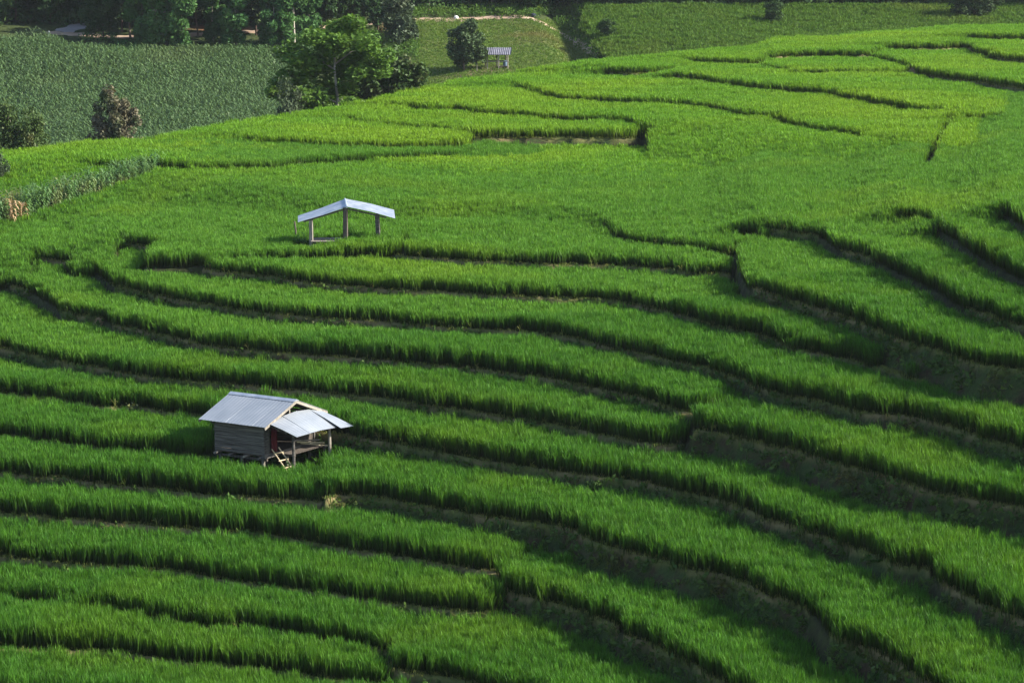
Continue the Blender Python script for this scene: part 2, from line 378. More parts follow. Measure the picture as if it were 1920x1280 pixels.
def terr(x, y):
    """height of the terraced hill, with owner bench, distance behind its bund, bank steepness"""
    x = np.asarray(x, float); y = np.asarray(y, float)
    H = -6.0 + 0.06 * (y - 80) * 0 + np.zeros_like(x)
    own = np.full(x.shape, -1, np.int32)
    a = x / y; e = 0.3 / y
    tt = np.full(x.shape, 99.0); kk = np.zeros(x.shape)
    for i, L in enumerate(LINES):
        F = np.interp(a, L['a'], L['y'])
        dF = (np.interp(a + e, L['a'], L['y']) - np.interp(a - e, L['a'], L['y'])) / 0.6
        d = y - F; ad = np.abs(d)
        t = np.sign(d) * (np.minimum(ad, 0.9) / np.sqrt(1 + np.minimum(dF * dF, 9)) + np.maximum(ad - 0.9, 0))
        k = np.interp(a, L['a'], L['k'])
        def fall(kk_, d):                 # gentle edges give way to a steep bank once they have dropped dm
            a = kk_ * d
            return np.where(a < L['dm'], a, L['dm'] + STEEP * (d - L['dm'] / kk_))
        drop = fall(k, np.maximum(0, -t))
        if L['kl'] is not None: drop = drop + fall(L['kl'], np.maximum(0, L['a'][0] - a) * y)
        if L['kr'] is not None: drop = drop + fall(L['kr'], np.maximum(0, a - L['a'][-1]) * y)
        z = L['zz'] - drop
        up = z > H
        H = np.where(up, z, H); own = np.where(up, i, own); tt = np.where(up, t, tt); kk = np.where(up, np.where((dF * dF > 9) | (a < L['a'][0]) | (a > L['a'][-1]), 0, k), kk)
    return H, own, tt, kk
def crest_d(x, y):
    return y - np.interp(np.asarray(x) / y, CX, CY)

# far side: an even slope beyond the valley, with a spur and a gully
FAR_A, FAR_B, FAR_Y = -22.0 * S, 0.155, 245 * S
def far(x, y):
    x = np.asarray(x, float); y = np.asarray(y, float)
    z = FAR_A + FAR_B * (y - FAR_Y)
    z = np.maximum(z, FAR_A - 2.5)
    far2 = np.maximum(0, y - 395)
    z = z + 0.16 * far2 + 0.0004 * far2 ** 2 * (far2 < 400) + (far2 >= 400) * (64 + 0.32 * (far2 - 400))
    z = z + 0.5 * vnoise(x * 0.05, y * 0.05, 11) + 0.16 * vnoise(x * 0.2, y * 0.2, 12)
    # the meadow spur falls away to the left and right
    gx = (x - (9.5 + (y - 330) * -0.06)) / 2.2
    z = z - 1.7 * np.exp(-gx * gx) * np.clip((395 - y) / 25, 0, 1)
    z = z - 0.16 * np.maximum(0, -6 - x) * np.clip((360 - y) / 40, 0, 1) * np.exp(-np.maximum(0, -14 - x) / 8)
    return z + Z0
def ground(x, y):
    H = terr(x, y)[0]
    c = np.maximum(0, crest_d(x, y))
    H = H - 0.32 * c - 0.01 * c * c
    return np.maximum(H, far(x, y))
def hit(u, v, lift=0.0, dmin=80, dmax=520):
    """walk along the ray of a pixel to the ground"""
    dx, dy, dz = ray(u, v)
    t = np.linspace(dmin, dmax, 4400)
    g = ground(dx * t, dy * t) + lift
    z = Z0 + dz * t
    i = np.argmax(z <= g)
    return Vector((float(dx * t[i]), float(dy * t[i]), float(g[i] - lift)))
def at_depth(u, v, y):
    dx, dy, dz = ray(u, v)
    t = y / dy
    return Vector((float(dx * t), float(y), float(Z0 + dz * t)))
def gz(x, y):
    return float(ground(np.array([x]), np.array([y]))[0])

# terrace ground mesh
def build_terraces():
    ya = [68.0]
    while ya[-1] < 330:
        y = ya[-1]
        ya.append(y + (0.14 if y < 150 else (0.14 + (y - 150) * 0.0032)))
    ya = np.array(ya)
    ncol = 560
    a = np.linspace(-0.275, 0.275, ncol)
    Y, A = np.meshgrid(ya, a, indexing='ij')
    X = A * Y
    H, own, t, k = terr(X, Y)
    steep = k > 1.0
    onb = (t > -0.06) & (t < 0.40) & steep & (own >= 0)
    bump = np.where(onb, 0.17 * np.clip(1 - np.abs((t - 0.13) / 0.21), 0, 1) ** 0.6, 0)
    bank = (t < 0.0) & steep
    rough = 0.16 * vnoise(X * 1.6, Y * 1.6, 21) + 0.10 * vnoise(X * 4.2, Y * 4.2, 22)
    c = crest_d(X, Y)
    cc = np.maximum(0, c)
    Hh = H + bump + np.where(bank, rough, rough * 0.15) - 0.32 * cc - 0.01 * cc * cc
    fz = far(X, Y)
    Hh = np.maximum(Hh, fz - 1.5)
    nr = len(ya)
    verts = np.stack([X, Y, Hh], -1).reshape(-1, 3)
    idx = np.arange(nr * ncol).reshape(nr, ncol)
    q = np.stack([idx[:-1, :-1], idx[:-1, 1:], idx[1:, 1:], idx[1:, :-1]], -1).reshape(-1, 4)
    me = bpy.data.meshes.new('terrace_ground')
    me.vertices.add(len(verts)); me.vertices.foreach_set('co', verts.ravel())
    me.loops.add(q.size); me.loops.foreach_set('vertex_index', q.ravel().astype(np.int32))
    me.polygons.add(len(q)); me.polygons.foreach_set('loop_start', np.arange(0, q.size, 4, dtype=np.int32))
    me.polygons.foreach_set('loop_total', np.full(len(q), 4, np.int32))
    me.polygons.foreach_set('use_smooth', np.ones(len(q), bool))
    me.update(calc_edges=True)
    for nm, arr in (('bund', np.clip(np.where(onb, 1 - np.abs((t - 0.12) / 0.26), 0), 0, 1)), ('bank', bank.astype(float))):
        at = me.attributes.new(nm, 'FLOAT', 'POINT'); at.data.foreach_set('value', arr.ravel().astype(np.float32))
    m, tr, o = new_mat('terrace_soil')
    ab = N(tr, 'ShaderNodeAttribute', attribute_name='bank'); an = N(tr, 'ShaderNodeAttribute', attribute_name='bund')
    n1 = noise(tr, 1.3, 5); n2 = noise(tr, 7.0, 4); n3 = noise(tr, 0.35, 2)
    soil = mixc(tr, ramp(tr, n2, 0.3, 0.7), (0.026, 0.020, 0.012), (0.070, 0.052, 0.030))
    moss = mixc(tr, ramp(tr, n2, 0.3, 0.7), (0.022, 0.045, 0.014), (0.05, 0.075, 0.022))
    bk = mixc(tr, ramp(tr, n1, 0.36, 0.54), soil, moss)
    wet = mixc(tr, ramp(tr, n1, 0.35, 0.65), (0.022, 0.022, 0.012), (0.04, 0.05, 0.016))
    c0 = mixc(tr, ab.outputs['Fac'], wet, bk)
    olive = mixc(tr, ramp(tr, n3, 0.4, 0.6), (0.10, 0.115, 0.035), (0.17, 0.14, 0.065))
    c0 = mixc(tr, ramp(tr, an.outputs['Fac'], 0.1, 0.55), c0, olive)
    b = N(tr, 'ShaderNodeBsdfPrincipled'); b.inputs['Roughness'].default_value = 0.95; b.inputs['Specular IOR Level'].default_value = 0.15
    tr.links.new(c0, b.inputs['Base Color'])
    bp = N(tr, 'ShaderNodeBump'); bp.inputs['Strength'].default_value = 0.6; bp.inputs['Distance'].default_value = 0.08
    tr.links.new(n2, bp.inputs['Height']); tr.links.new(bp.outputs[0], b.inputs['Normal'])
    tr.links.new(b.outputs[0], o.inputs[0])
    me.materials.append(m)
    ob = link(bpy.data.objects.new('terrace_ground', me))
    tag(ob, 'stepped earth benches, bunds and banks of the rice hillside', 'ground', kind='structure')
build_terraces()

# zones of the far side are read off in picture coordinates once, then stay with the ground
def build_hillside():
    ya = np.concatenate([np.arange(-60, 226, 13.0), np.arange(228, 420, 0.75), np.arange(421, 480, 3.0), np.arange(485, 566, 20.0)])
    xa = np.concatenate([np.arange(-330, -95, 20.0), np.arange(-90, 100.1, 0.75), np.arange(106, 340, 20.0)])
    Y, X = np.meshgrid(ya, xa, indexing='ij')
    Zf = far(X, Y)
    near = Y < 226
    Zf = np.where(near, FAR_A - 2.5 + Z0 - 4.0, Zf)
    U, V = to_px(X, np.maximum(Y, 60), Zf)
    j = 6 * vnoise(X * 0.35, Y * 0.35, 31) + 3 * vnoise(X * 1.3, Y * 1.3, 32)
    meadow = np.clip((U + j - 775 + (V - 100) * 0.15) / 25, 0, 1) * np.clip((1122 - (110 - V) * 1.05 + j - U) / 10, 0, 1) * np.clip((V - 36 + j * .3) / 5, 0, 1)
    corn = np.clip((V - 106 - np.clip((200 - U) / 200, 0, 1) * -18 + j * .4) / 4, 0, 1) * np.clip((600 - U) / 15, 0, 1)
    dry = np.clip(1 - np.abs(V - 97 + j * .5) / 13, 0, 1) * np.clip((640 - U) / 40, 0, 1) * np.clip((U - 195) / 30, 0, 1)
    red = np.clip(1 - np.abs(V - 54 + j * .7) / 10, 0, 1) * (np.clip(1 - np.abs(U - 395) / 50, 0, 1) + np.clip(1 - np.abs(U - 462) / 12, 0, 1) + 0.8 * np.clip(1 - np.abs(U - 730) / 22, 0, 1)) * 1.6
    bare = np.clip(1.3 - ((U - 880) / 60) ** 2 - ((V - 138 + (U - 880) * .12) / 7) ** 2, 0, 1) + np.clip(1.2 - ((U - 940) / 25) ** 2 - ((V - 129) / 6) ** 2, 0, 1)
    foot = np.clip(1 - np.abs(U - (965 + 4 * np.sin(V * .12))) / 4, 0, 1) * np.clip((92 - V) / 10, 0, 1) * np.clip((V - 33) / 3, 0, 1)
    verts = np.stack([X, Y, Zf], -1).reshape(-1, 3)
    nr, nc = X.shape
    idx = np.arange(nr * nc).reshape(nr, nc)
    q = np.stack([idx[:-1, :-1], idx[:-1, 1:], idx[1:, 1:], idx[1:, :-1]], -1).reshape(-1, 4)
    me = bpy.data.meshes.new('hillside')
    me.vertices.add(len(verts)); me.vertices.foreach_set('co', verts.ravel())
    me.loops.add(q.size); me.loops.foreach_set('vertex_index', q.ravel().astype(np.int32))
    me.polygons.add(len(q)); me.polygons.foreach_set('loop_start', np.arange(0, q.size, 4, dtype=np.int32))
    me.polygons.foreach_set('loop_total', np.full(len(q), 4, np.int32))
    me.polygons.foreach_set('use_smooth', np.ones(len(q), bool))
    me.update(calc_edges=True)
    for nm, arr in (('meadow', meadow), ('dry', np.clip(dry, 0, 1)), ('red', np.clip(red, 0, 1)), ('bare', np.clip(bare + foot, 0, 1))):
        a = me.attributes.new(nm, 'FLOAT', 'POINT'); a.data.foreach_set('value', arr.ravel().astype(np.float32))
    m, tr, o = new_mat('hillside_ground')
    n1 = noise(tr, 0.25, 5); n2 = noise(tr, 1.6, 5)
    base = mixc(tr, ramp(tr, n2, 0.35, 0.65), (0.03, 0.045, 0.015), (0.055, 0.075, 0.025))
    mead = mixc(tr, ramp(tr, n2, 0.38, 0.62), (0.10, 0.145, 0.035), (0.155, 0.155, 0.065))
    mead = mixc(tr, ramp(tr, n1, 0.42, 0.62), mead, (0.105, 0.155, 0.04))
    def att(nm): return N(tr, 'ShaderNodeAttribute', attribute_name=nm).outputs['Fac']
    c = mixc(tr, att('meadow'), base, mead)
    c = mixc(tr, att('dry'), c, mixc(tr, ramp(tr, n2, 0.35, 0.65), (0.17, 0.13, 0.07), (0.10, 0.12, 0.045)))
    c = mixc(tr, att('red'), c, (0.23, 0.105, 0.06))
    c = mixc(tr, att('bare'), c, mixc(tr, ramp(tr, n2, 0.35, 0.65), (0.24, 0.155, 0.115), (0.30, 0.22, 0.16)))
    b = N(tr, 'ShaderNodeBsdfPrincipled'); b.inputs['Roughness'].default_value = 0.95; b.inputs['Specular IOR Level'].default_value = 0.1
    tr.links.new(c, b.inputs['Base Color'])
    bp = N(tr, 'ShaderNodeBump'); bp.inputs['Strength'].default_value = 0.8; bp.inputs['Distance'].default_value = 0.3
    tr.links.new(n2, bp.inputs['Height']); tr.links.new(bp.outputs[0], b.inputs['Normal'])
    tr.links.new(b.outputs[0], o.inputs[0])
    me.materials.append(m)
    tag(link(bpy.data.objects.new('hillside', me)), 'far slope with cornfield, meadow and woodland ground', 'hillside', kind='structure')
build_hillside()

M['dirt'] = plain('path_dirt', (0.36, 0.25, 0.18), (0.48, 0.36, 0.27), 0.7, 0.95)
M['shady'] = plain('road_shade_grey', (0.22, 0.20, 0.20), (0.28, 0.26, 0.26), 0.7, 0.9)  # shade over the steeper road section, put into its grey colour
def strip(name, px, width, mat, label):
    P = np.array(px, float)
    d = np.concatenate([[0], np.cumsum(np.hypot(*np.diff(P, axis=0).T))])
    s = np.arange(0, d[-1], 5.0)
    us = np.interp(s, d, P[:, 0]); vs = np.interp(s, d, P[:, 1])
    pts = [hit(u, v, dmin=250) for u, v in zip(us, vs)]
    vs_, fs = [], []
    for i, p in enumerate(pts):
        t = (pts[min(i + 1, len(pts) - 1)] - pts[max(i - 1, 0)]); t.z = 0; t.normalize()
        nrm = Vector((-t.y, t.x, 0))
        for k in range(5):
            o = (k / 4 - 0.5) * width * (1 + 0.25 * math.sin(i * 1.3 + k))
            x, y = p.x + nrm.x * o, p.y + nrm.y * o
            vs_.append((x, y, gz(x, y) + (0.07 if 0 < k < 4 else -0.05)))
        if i:
            for k in range(4):
                a = (i - 1) * 5 + k
                fs.append((a, a + 1, a + 6, a + 5))
    o = link(bpy.data.objects.new(name, mesh_from(name, vs_, fs, mat, True)))
    return tag(o, label, 'path', kind='structure')
strip('dirt_road', [(60, 63), (100, 62), (165, 66), (215, 70), (330, 67), (450, 61), (565, 54), (700, 44), (790, 37), (850, 38), (900, 34), (985, 31)], 2.4, M['dirt'], 'pale dirt road along the foot of the wood')
strip('dirt_track', [(975, 31), (1003, 37), (1025, 47), (1050, 62), (1075, 76), (1095, 88), (1125, 104)], 1.3, M['dirt'], 'dirt track running down the right edge of the meadow')
strip('shaded_ramp', [(112, 60), (128, 56), (150, 49), (185, 44)], 4.0, M['shady'], 'grey concrete ramp climbing into the wood')

# ------------------------------------------------------------------ scattering (geometry nodes on a cloud of points) for stuff
def scatter(name, pts, rot, scl, idx, protos, label, cat):
    me = bpy.data.meshes.new(name)
    me.vertices.add(len(pts)); me.vertices.foreach_set('co', np.asarray(pts, np.float32).ravel())
    a = me.attributes.new('rot', 'FLOAT_VECTOR', 'POINT'); a.data.foreach_set('vector', np.asarray(rot, np.float32).ravel())
    a = me.attributes.new('scl', 'FLOAT_VECTOR', 'POINT'); a.data.foreach_set('vector', np.asarray(scl, np.float32).ravel())
    a = me.attributes.new('idx', 'INT', 'POINT'); a.data.foreach_set('value', np.asarray(idx, np.int32))
    ng = bpy.data.node_groups.new(name + '_nodes', 'GeometryNodeTree')
    ng.interface.new_socket('Geometry', in_out='INPUT', socket_type='NodeSocketGeometry')
    ng.interface.new_socket('Geometry', in_out='OUTPUT', socket_type='NodeSocketGeometry')
    gi = ng.nodes.new('NodeGroupInput'); go = ng.nodes.new('NodeGroupOutput')
    jn = ng.nodes.new('GeometryNodeJoinGeometry')
    def named(nm, ty):
        n = ng.nodes.new('GeometryNodeInputNamedAttribute'); n.data_type = ty; n.inputs[0].default_value = nm
        return n.outputs[0]
    nr = named('rot', 'FLOAT_VECTOR'); ns = named('scl', 'FLOAT_VECTOR'); ni = named('idx', 'INT')
    er = ng.nodes.new('FunctionNodeEulerToRotation'); ng.links.new(nr, er.inputs[0])
    for k, p in enumerate(protos):
        ob = ng.nodes.new('GeometryNodeObjectInfo'); ob.inputs['Object'].default_value = p
        ob.inputs['As Instance'].default_value = True
        cm = ng.nodes.new('FunctionNodeCompare'); cm.data_type = 'INT'; cm.operation = 'EQUAL'
        ng.links.new(ni, cm.inputs[2]); cm.inputs[3].default_value = k
        ip = ng.nodes.new('GeometryNodeInstanceOnPoints')
        ng.links.new(gi.outputs[0], ip.inputs['Points']); ng.links.new(cm.outputs[0], ip.inputs['Selection'])
        ng.links.new(ob.outputs['Geometry'], ip.inputs['Instance'])
        ng.links.new(er.outputs[0], ip.inputs['Rotation']); ng.links.new(ns, ip.inputs['Scale'])
        ng.links.new(ip.outputs[0], jn.inputs[0])
    ng.links.new(jn.outputs[0], go.inputs[0])
    o = link(bpy.data.objects.new(name, me))
    md = o.modifiers.new('scatter', 'NODES'); md.node_group = ng
    return tag(o, label, cat, kind='stuff')

def blade_proto(name, mat, n, rad, hmin, hmax, width, bend, seed, lean=(0, 0), tillers=14, droop=0.0):
    r = random.Random(seed)
    vs, fs, hs, rs = [], [], [], []
    cs = [(r.gauss(0, rad * 0.55), r.gauss(0, rad * 0.55)) for _ in range(tillers)]
    for i in range(n):
        cx, cy = cs[i % tillers]
        a = r.uniform(0, 2 * math.pi)
        h = r.uniform(hmin, hmax)
        out = abs(r.gauss(0, 1)) * bend * h
        b0 = r.uniform(0, 0.18) * h
        dx, dy = math.cos(a), math.sin(a)
        sx, sy = -dy, dx
        wv = width * r.uniform(0.7, 1.3)
        prof = [(0, b0, 0.55), (0.25, b0 + 0.45 * (h - b0), 1.0), (0.62, b0 + 0.82 * (h - b0), 0.8), (1.0, h * (1 - droop * r.uniform(0.3, 1)), 0)]
        base = len(vs); sh = r.random(); rs += [sh] * 7
        for (t, z, ww) in prof:
            px = cx + dx * out * t ** 1.5 + lean[0] * z
            py = cy + dy * out * t ** 1.5 + lean[1] * z
            if ww:
                vs.append((px - sx * wv * ww / 2, py - sy * wv * ww / 2, z)); vs.append((px + sx * wv * ww / 2, py + sy * wv * ww / 2, z))
                hs += [z / hmax] * 2
            else:
                vs.append((px, py, z)); hs.append(z / hmax)
        fs += [(base, base + 1, base + 3, base + 2), (base + 2, base + 3, base + 5, base + 4), (base + 4, base + 5, base + 6)]
    me = mesh_from(name, vs, fs, mat)
    at = me.attributes.new('h', 'FLOAT', 'POINT'); at.data.foreach_set('value', hs)
    at = me.attributes.new('r', 'FLOAT', 'POINT'); at.data.foreach_set('value', rs)
    return bpy.data.objects.new(name, me)
def leafy_proto(name, mat, n, rad, h, size, seed):
    r = random.Random(seed)
    vs, fs = [], []
    for i in range(n):
        a = r.uniform(0, 6.283); d = rad * math.sqrt(r.random())
        p = Vector((math.cos(a) * d, math.sin(a) * d, r.uniform(0.02, h)))
        leaf(vs, fs, p, size * r.uniform(0.6, 1.3), r)
    return bpy.data.objects.new(name, mesh_from(name, vs, fs, mat))
def leaf(vs, fs, p, s, r, up=0.5, asp=0.55):
    d = Vector((r.gauss(0, 1), r.gauss(0, 1), r.gauss(0, 0.6))).normalized()
    n = (Vector((r.gauss(0, 1), r.gauss(0, 1), r.gauss(0, 1))).normalized() + Vector((0, 0, up))).normalized()
    t = n.cross(d)
    if t.length < 1e-3: return
    t.normalize(); d = t.cross(n)
    b = len(vs)
    vs += [p - d * s / 2, p + t * (s * asp / 2) - d * s * 0.05, p + d * s / 2, p - t * (s * asp / 2) - d * s * 0.05]
    fs.append((b, b + 1, b + 2, b + 3))

KEEP_OUT = []      # (x, y, radius): no rice here
GAPS = []          # polylines without rice: (world points, half width)
def px_gap(px, z, w):
    P = [on_plane(u, v, z) for u, v in px]
    GAPS.append((np.array([(float(a), float(b)) for a, b in P]), w))
def seg_dist(x, y, P):
    d = np.full(x.shape, 1e9)
    for (a, b) in zip(P[:-1], P[1:]):
        ab = b - a
        t = np.clip(((x - a[0]) * ab[0] + (y - a[1]) * ab[1]) / (ab @ ab), 0, 1)
        d = np.minimum(d, np.hypot(x - a[0] - ab[0] * t, y - a[1] - ab[1] * t))
    return d
px_gap([(1736, 340), (1745, 318), (1765, 287), (1774, 268)], -14.4, 0.45)
px_gap([(1774, 268), (1790, 250), (1806, 234)], -14.3, 0.2)
px_gap([(1376, 524), (1381, 505), (1384, 490)], -15.9, 0.35)
px_gap([(750, 492), (757, 482), (768, 462)], -16.05, 0.3)

# ------------------------------------------------------------------ positions of the huts (needed before planting)
HUT_Z = LINES[[L['name'] for L in LINES].index('Y')]['zz'] + 0.05
hx, hy = on_plane(494, 893, -20.82)
HK = 0.99
HUT_Z = Z0 + (-20.82 * S) * HK
HUT = Vector((float(hx) * HK, float(hy) * HK, HUT_Z)); HUT_RZ = R(58)
def hut_w(x, y):
    c, s = math.cos(HUT_RZ), math.sin(HUT_RZ)
    return HUT.x + c * x - s * y, HUT.y + s * x + c * y
for ix in np.arange(-0.5, 4.6, 0.6):
    for iy in np.arange(-1.3, 3.0, 0.6):
        KEEP_OUT.append((*hut_w(ix, iy), 0.45))
SH0 = hit(640, 457)
SH = at_depth(640, 457, SH0.y - 4.0)
for kx, ky, kr in ((-2.6, 0, .8), (-1.7, -.3, .9), (-0.9, 0, .9), (-.2, .5, .8), (-1.6, 1.2, .9), (-.6, 1.4, .8), (-2.0, -1.2, .7)):
    KEEP_OUT.append((SH.x + kx, SH.y + ky, kr))

# ------------------------------------------------------------------ rice
def plant(y0, y1, sp, seed):
    r = np.random.default_rng(seed)
    ys = np.arange(y0, y1, sp)
    out = []
    for y in ys:
        half = 0.262 * y
        xs = np.arange(-half, half, sp)
        out.append(np.stack([xs, np.full_like(xs, y)], -1))
    P = np.concatenate(out)
    P = P + r.uniform(-0.5, 0.5, P.shape) * sp
    x, y = P[:, 0], P[:, 1]
    ok = crest_d(x, y) < -0.1
    x, y = x[ok], y[ok]
    H, own, t, k = terr(x, y)
    dmax = np.zeros_like(x); dmin = np.zeros_like(x)
    for (ox, oy) in ((0.26, 0), (-0.26, 0), (0, 0.22), (0, -0.36)):
        h2 = terr(x + ox, y + oy)[0] - H
        dmax = np.maximum(dmax, h2); dmin = np.minimum(dmin, h2)
    ok = (own >= 0) & (dmax < 0.22) & (dmin > -0.2)
    for (kx, ky, kr) in KEEP_OUT:
        ok &= np.hypot(x - kx, y - ky) > kr
    for (G, wd) in GAPS:
        ok &= seg_dist(x, y, G) > wd
    # corn row in front of the lower left bench
    ok &= ~corn_row_mask(x, y)
    x, y, H, own = x[ok], y[ok], H[ok], own[ok]
    n = len(x)
    hgt = 1.0 + 0.13 * vnoise(x * 0.25, y * 0.25, 41) + r.normal(0, 0.09, n)
    sc = np.stack([r.uniform(0.9, 1.15, n)] * 2 + [hgt], -1)
    rot = np.stack([r.normal(0, 0.07, n), r.normal(0, 0.07, n) - 0.05, r.uniform(0, 6.283, n)], -1)
    return np.stack([x, y, H - 0.02], -1), rot, sc, r.integers(0, 6, n), own
CR = [np.array(hit(u, v)[:2]) for (u, v) in ((-80, 452), (0, 434), (70, 416), (140, 395), (210, 368), (282, 342))]
CRX = np.array([c[0] for c in CR]); CRY = np.array([c[1] for c in CR])
def corn_row_mask(x, y):
    yc = np.interp(x, CRX, CRY)
    return (y > yc - 0.3) & (y < yc + 6.0) & (x < CRX[-1])
UPPER = {'q', 'q2', 'p', 'a', 'b', 'c', 'd', 'e', 'e0', 'e2', 'g0', 'h', 'g', 'k', 'm', 'L12', 'c2'}
def rice_protos(mat, hm, w, n=80, rad=0.26):
    return [blade_proto('rice_clump', M[mat], n, rad, hm * 0.66, hm, w, 0.17, 100 + i, lean=(-0.05, 0), tillers=22) for i in range(6)]
names = [L['name'] for L in LINES]
isup = np.array([nm in UPPER for nm in names])
parts = [plant(70, 140, 0.30, 1), plant(140, 200, 0.34, 2), plant(200, 300, 0.42, 3)]
P = [np.concatenate([p[i] for p in parts]) for i in range(5)]
up = isup[P[4]]
uu, _vv = to_px(P[0][:, 0], P[0][:, 1], P[0][:, 2])
soft = 60 * vnoise(P[0][:, 0] * .5, P[0][:, 1] * .5, 77) + 90 * np.random.default_rng(5).normal(0, 1, len(uu))
pp_ = P[4] == names.index('p'); up &= ~(pp_ & (uu + soft > 330))
up &= ~((P[4] == names.index('c')) & (P[0][:, 1] < 186 + soft * .06))
up |= (P[4] == names.index('L8')) & (P[0][:, 1] > 186 + soft * .06)
low = (~up) & (P[0][:, 1] < 131)
mid = (~up) & ~low
for sel, nm, mat, lab, hm, wd in ((low, 'lower_rice', 'rice', 'deep green rice standing on the narrow lower terraces', 1.10, 0.023),
                                  (mid, 'plateau_rice', 'rice_mid', 'bright green rice covering the broad middle field', 0.96, 0.028),
                                  (up, 'upper_rice', 'rice_upper', 'yellow green rice on the upper terraces near the crest', 1.0, 0.038)):
    scatter(nm, P[0][sel], P[1][sel], P[2][sel] * (1.0 if nm != 'upper_rice' else np.array([1.25, 1.25, 1.0])), P[3][sel], rice_protos(mat, hm, wd, 92 if nm == 'lower_rice' else (74 if nm == 'plateau_rice' else 56)), lab, 'rice')
print('rice', low.sum(), mid.sum(), up.sum())

# ------------------------------------------------------------------ weeds on the banks, grass on the bunds
def bank_points(y0, y1, sp, seed):
    r = np.random.default_rng(seed)
    ys = np.arange(y0, y1, sp)
    P = np.concatenate([np.stack([np.arange(-0.24 * y, 0.24 * y, sp * 1.6), np.full(len(np.arange(-0.24 * y, 0.24 * y, sp * 1.6)), y)], -1) for y in ys])
    P = P + r.uniform(-0.5, 0.5, P.shape) * np.array([sp * 1.6, sp])
    x, y = P[:, 0], P[:, 1]
    H, own, t, k = terr(x, y)
    ok = (own >= 0) & (k > 1.0) & (crest_d(x, y) < -1)
    return x[ok], y[ok], H[ok], t[ok]
bx_, by_, bh_, bt_ = bank_points(74, 260, 0.16, 5)
dens = vnoise(bx_ * 0.3, by_ * 0.3, 51) * 0.5 + vnoise(bx_ * 1.1, by_ * 1.1, 52) * 0.5
rr = np.random.default_rng(9)
wk = (bt_ < -0.04) & (rr.random(len(bx_)) < np.clip(0.75 + dens * 0.9, 0.2, 1)) & (by_ < 190)
n = wk.sum()
scatter('bank_weeds', np.stack([bx_, by_, bh_ + 0.06], -1)[wk], np.stack([rr.normal(0, .3, n), rr.normal(0, .3, n), rr.uniform(0, 6.28, n)], -1),
        rr.uniform(0.8, 2.0, (n, 1)) * np.ones((1, 3)), rr.integers(0, 4, n),
        [leafy_proto('weed_clump', M['weed'], 18, 0.16, 0.16, 0.12, 300 + i) for i in range(3)] + [blade_proto('weed_grass', M['weed'], 20, 0.10, 0.10, 0.28, 0.014, 0.5, 310, tillers=8)],
        'low dark weeds growing on the terrace banks', 'weeds')
gk = (bt_ > -0.05) & (bt_ < 0.36) & (rr.random(len(bx_)) < 0.85)
n = gk.sum()
gi_ = np.where(rr.random(n) < 0.05, 3, rr.integers(0, 3, n))
gs_ = np.where(gi_ == 3, rr.uniform(0.7, 1.2, n), rr.uniform(0.6, 1.2, n))
scatter('bund_grass', np.stack([bx_, by_, bh_ + 0.12], -1)[gk], np.stack([rr.normal(0, .15, n), rr.normal(0, .15, n), rr.uniform(0, 6.28, n)], -1),
        gs_[:, None] * np.ones((1, 3)), gi_,
        [blade_proto('bund_tuft', M['bund_grass'], 26, 0.14, 0.05, 0.15, 0.016, 0.5, 320 + i, tillers=12) for i in range(3)] +
        [blade_proto('dry_blades', M['bund_grass'], 5, 0.08, 0.35, 0.5, 0.02, 0.7, 330, tillers=3, droop=0.55)],
        'short pale grass along the bund edges', 'grass')
print('weeds', wk.sum(), 'bund', gk.sum())

# ------------------------------------------------------------------ corn, meadow grass, far rice
def corn_proto(name, mat, h, seed, leaves=12, wid=0.09, stalk=None):
    r = random.Random(seed)
    vs, fs = [], []
    b = 0
    for k in range(4):
        a = k * math.pi / 2
        vs += [(0.018 * math.cos(a), 0.018 * math.sin(a), 0), (0.008 * math.cos(a), 0.008 * math.sin(a), h * 0.95)]
    fs += [(2 * k, 2 * ((k + 1) % 4), 2 * ((k + 1) % 4) + 1, 2 * k + 1) for k in range(4)]
    for i in range(leaves):
        z = h * (0.12 + 0.8 * i / leaves)
        a = (i % 2) * math.pi + r.gauss(0, 0.5) + seed
        L = h * r.uniform(0.28, 0.42)
        dx, dy = math.cos(a), math.sin(a)
        prof = [(0, 0, .6), (.35, .28, 1), (.7, .30, .8), (1.0, .08 - r.random() * .2, 0)]
        base = len(vs)
        for (t, dz, ww) in prof:
            c = (dx * L * t, dy * L * t, z + dz * L)
            if ww:
                vs += [(c[0] + dy * wid * ww / 2, c[1] - dx * wid * ww / 2, c[2]), (c[0] - dy * wid * ww / 2, c[1] + dx * wid * ww / 2, c[2])]
            else: vs.append(c)
        fs += [(base, base + 1, base + 3, base + 2), (base + 2, base + 3, base + 5, base + 4), (base + 4, base + 5, base + 6)]
    if stalk:
        for i in range(6):   # tassel
            a = r.uniform(0, 6.28); base = len(vs)
            vs += [(0, 0, h * .92), (0.02, 0.02, h * .92), (math.cos(a) * .12, math.sin(a) * .12, h * 1.12)]
            fs.append((base, base + 1, base + 2))
    return bpy.data.objects.new(name, mesh_from(name, vs, fs, mat))
def far_pts(u0, u1, y0, y1, sp, seed, test):
    r = np.random.default_rng(seed)
    xs = np.arange((u0 - 960) / F_PX * y1 * 1.02 - 2, (u1 - 960) / F_PX * y1 * 1.02 + 2, sp); ys = np.arange(y0, y1, sp)
    X, Y = np.meshgrid(xs, ys)
    x = X.ravel() + r.uniform(-.5, .5, X.size) * sp; y = Y.ravel() + r.uniform(-.5, .5, X.size) * sp
    z = far(x, y)
    U, V = to_px(x, y, z)
    c = crest_d(x, y)
    ok = (U > u0) & (U < u1) & (c > 3) & test(U, V, x, y)
    H = terr(x, y)[0] - 0.32 * np.maximum(0, c) - 0.01 * np.maximum(0, c) ** 2
    ok &= H < z
    return x[ok], y[ok], z[ok], U[ok], V[ok], r
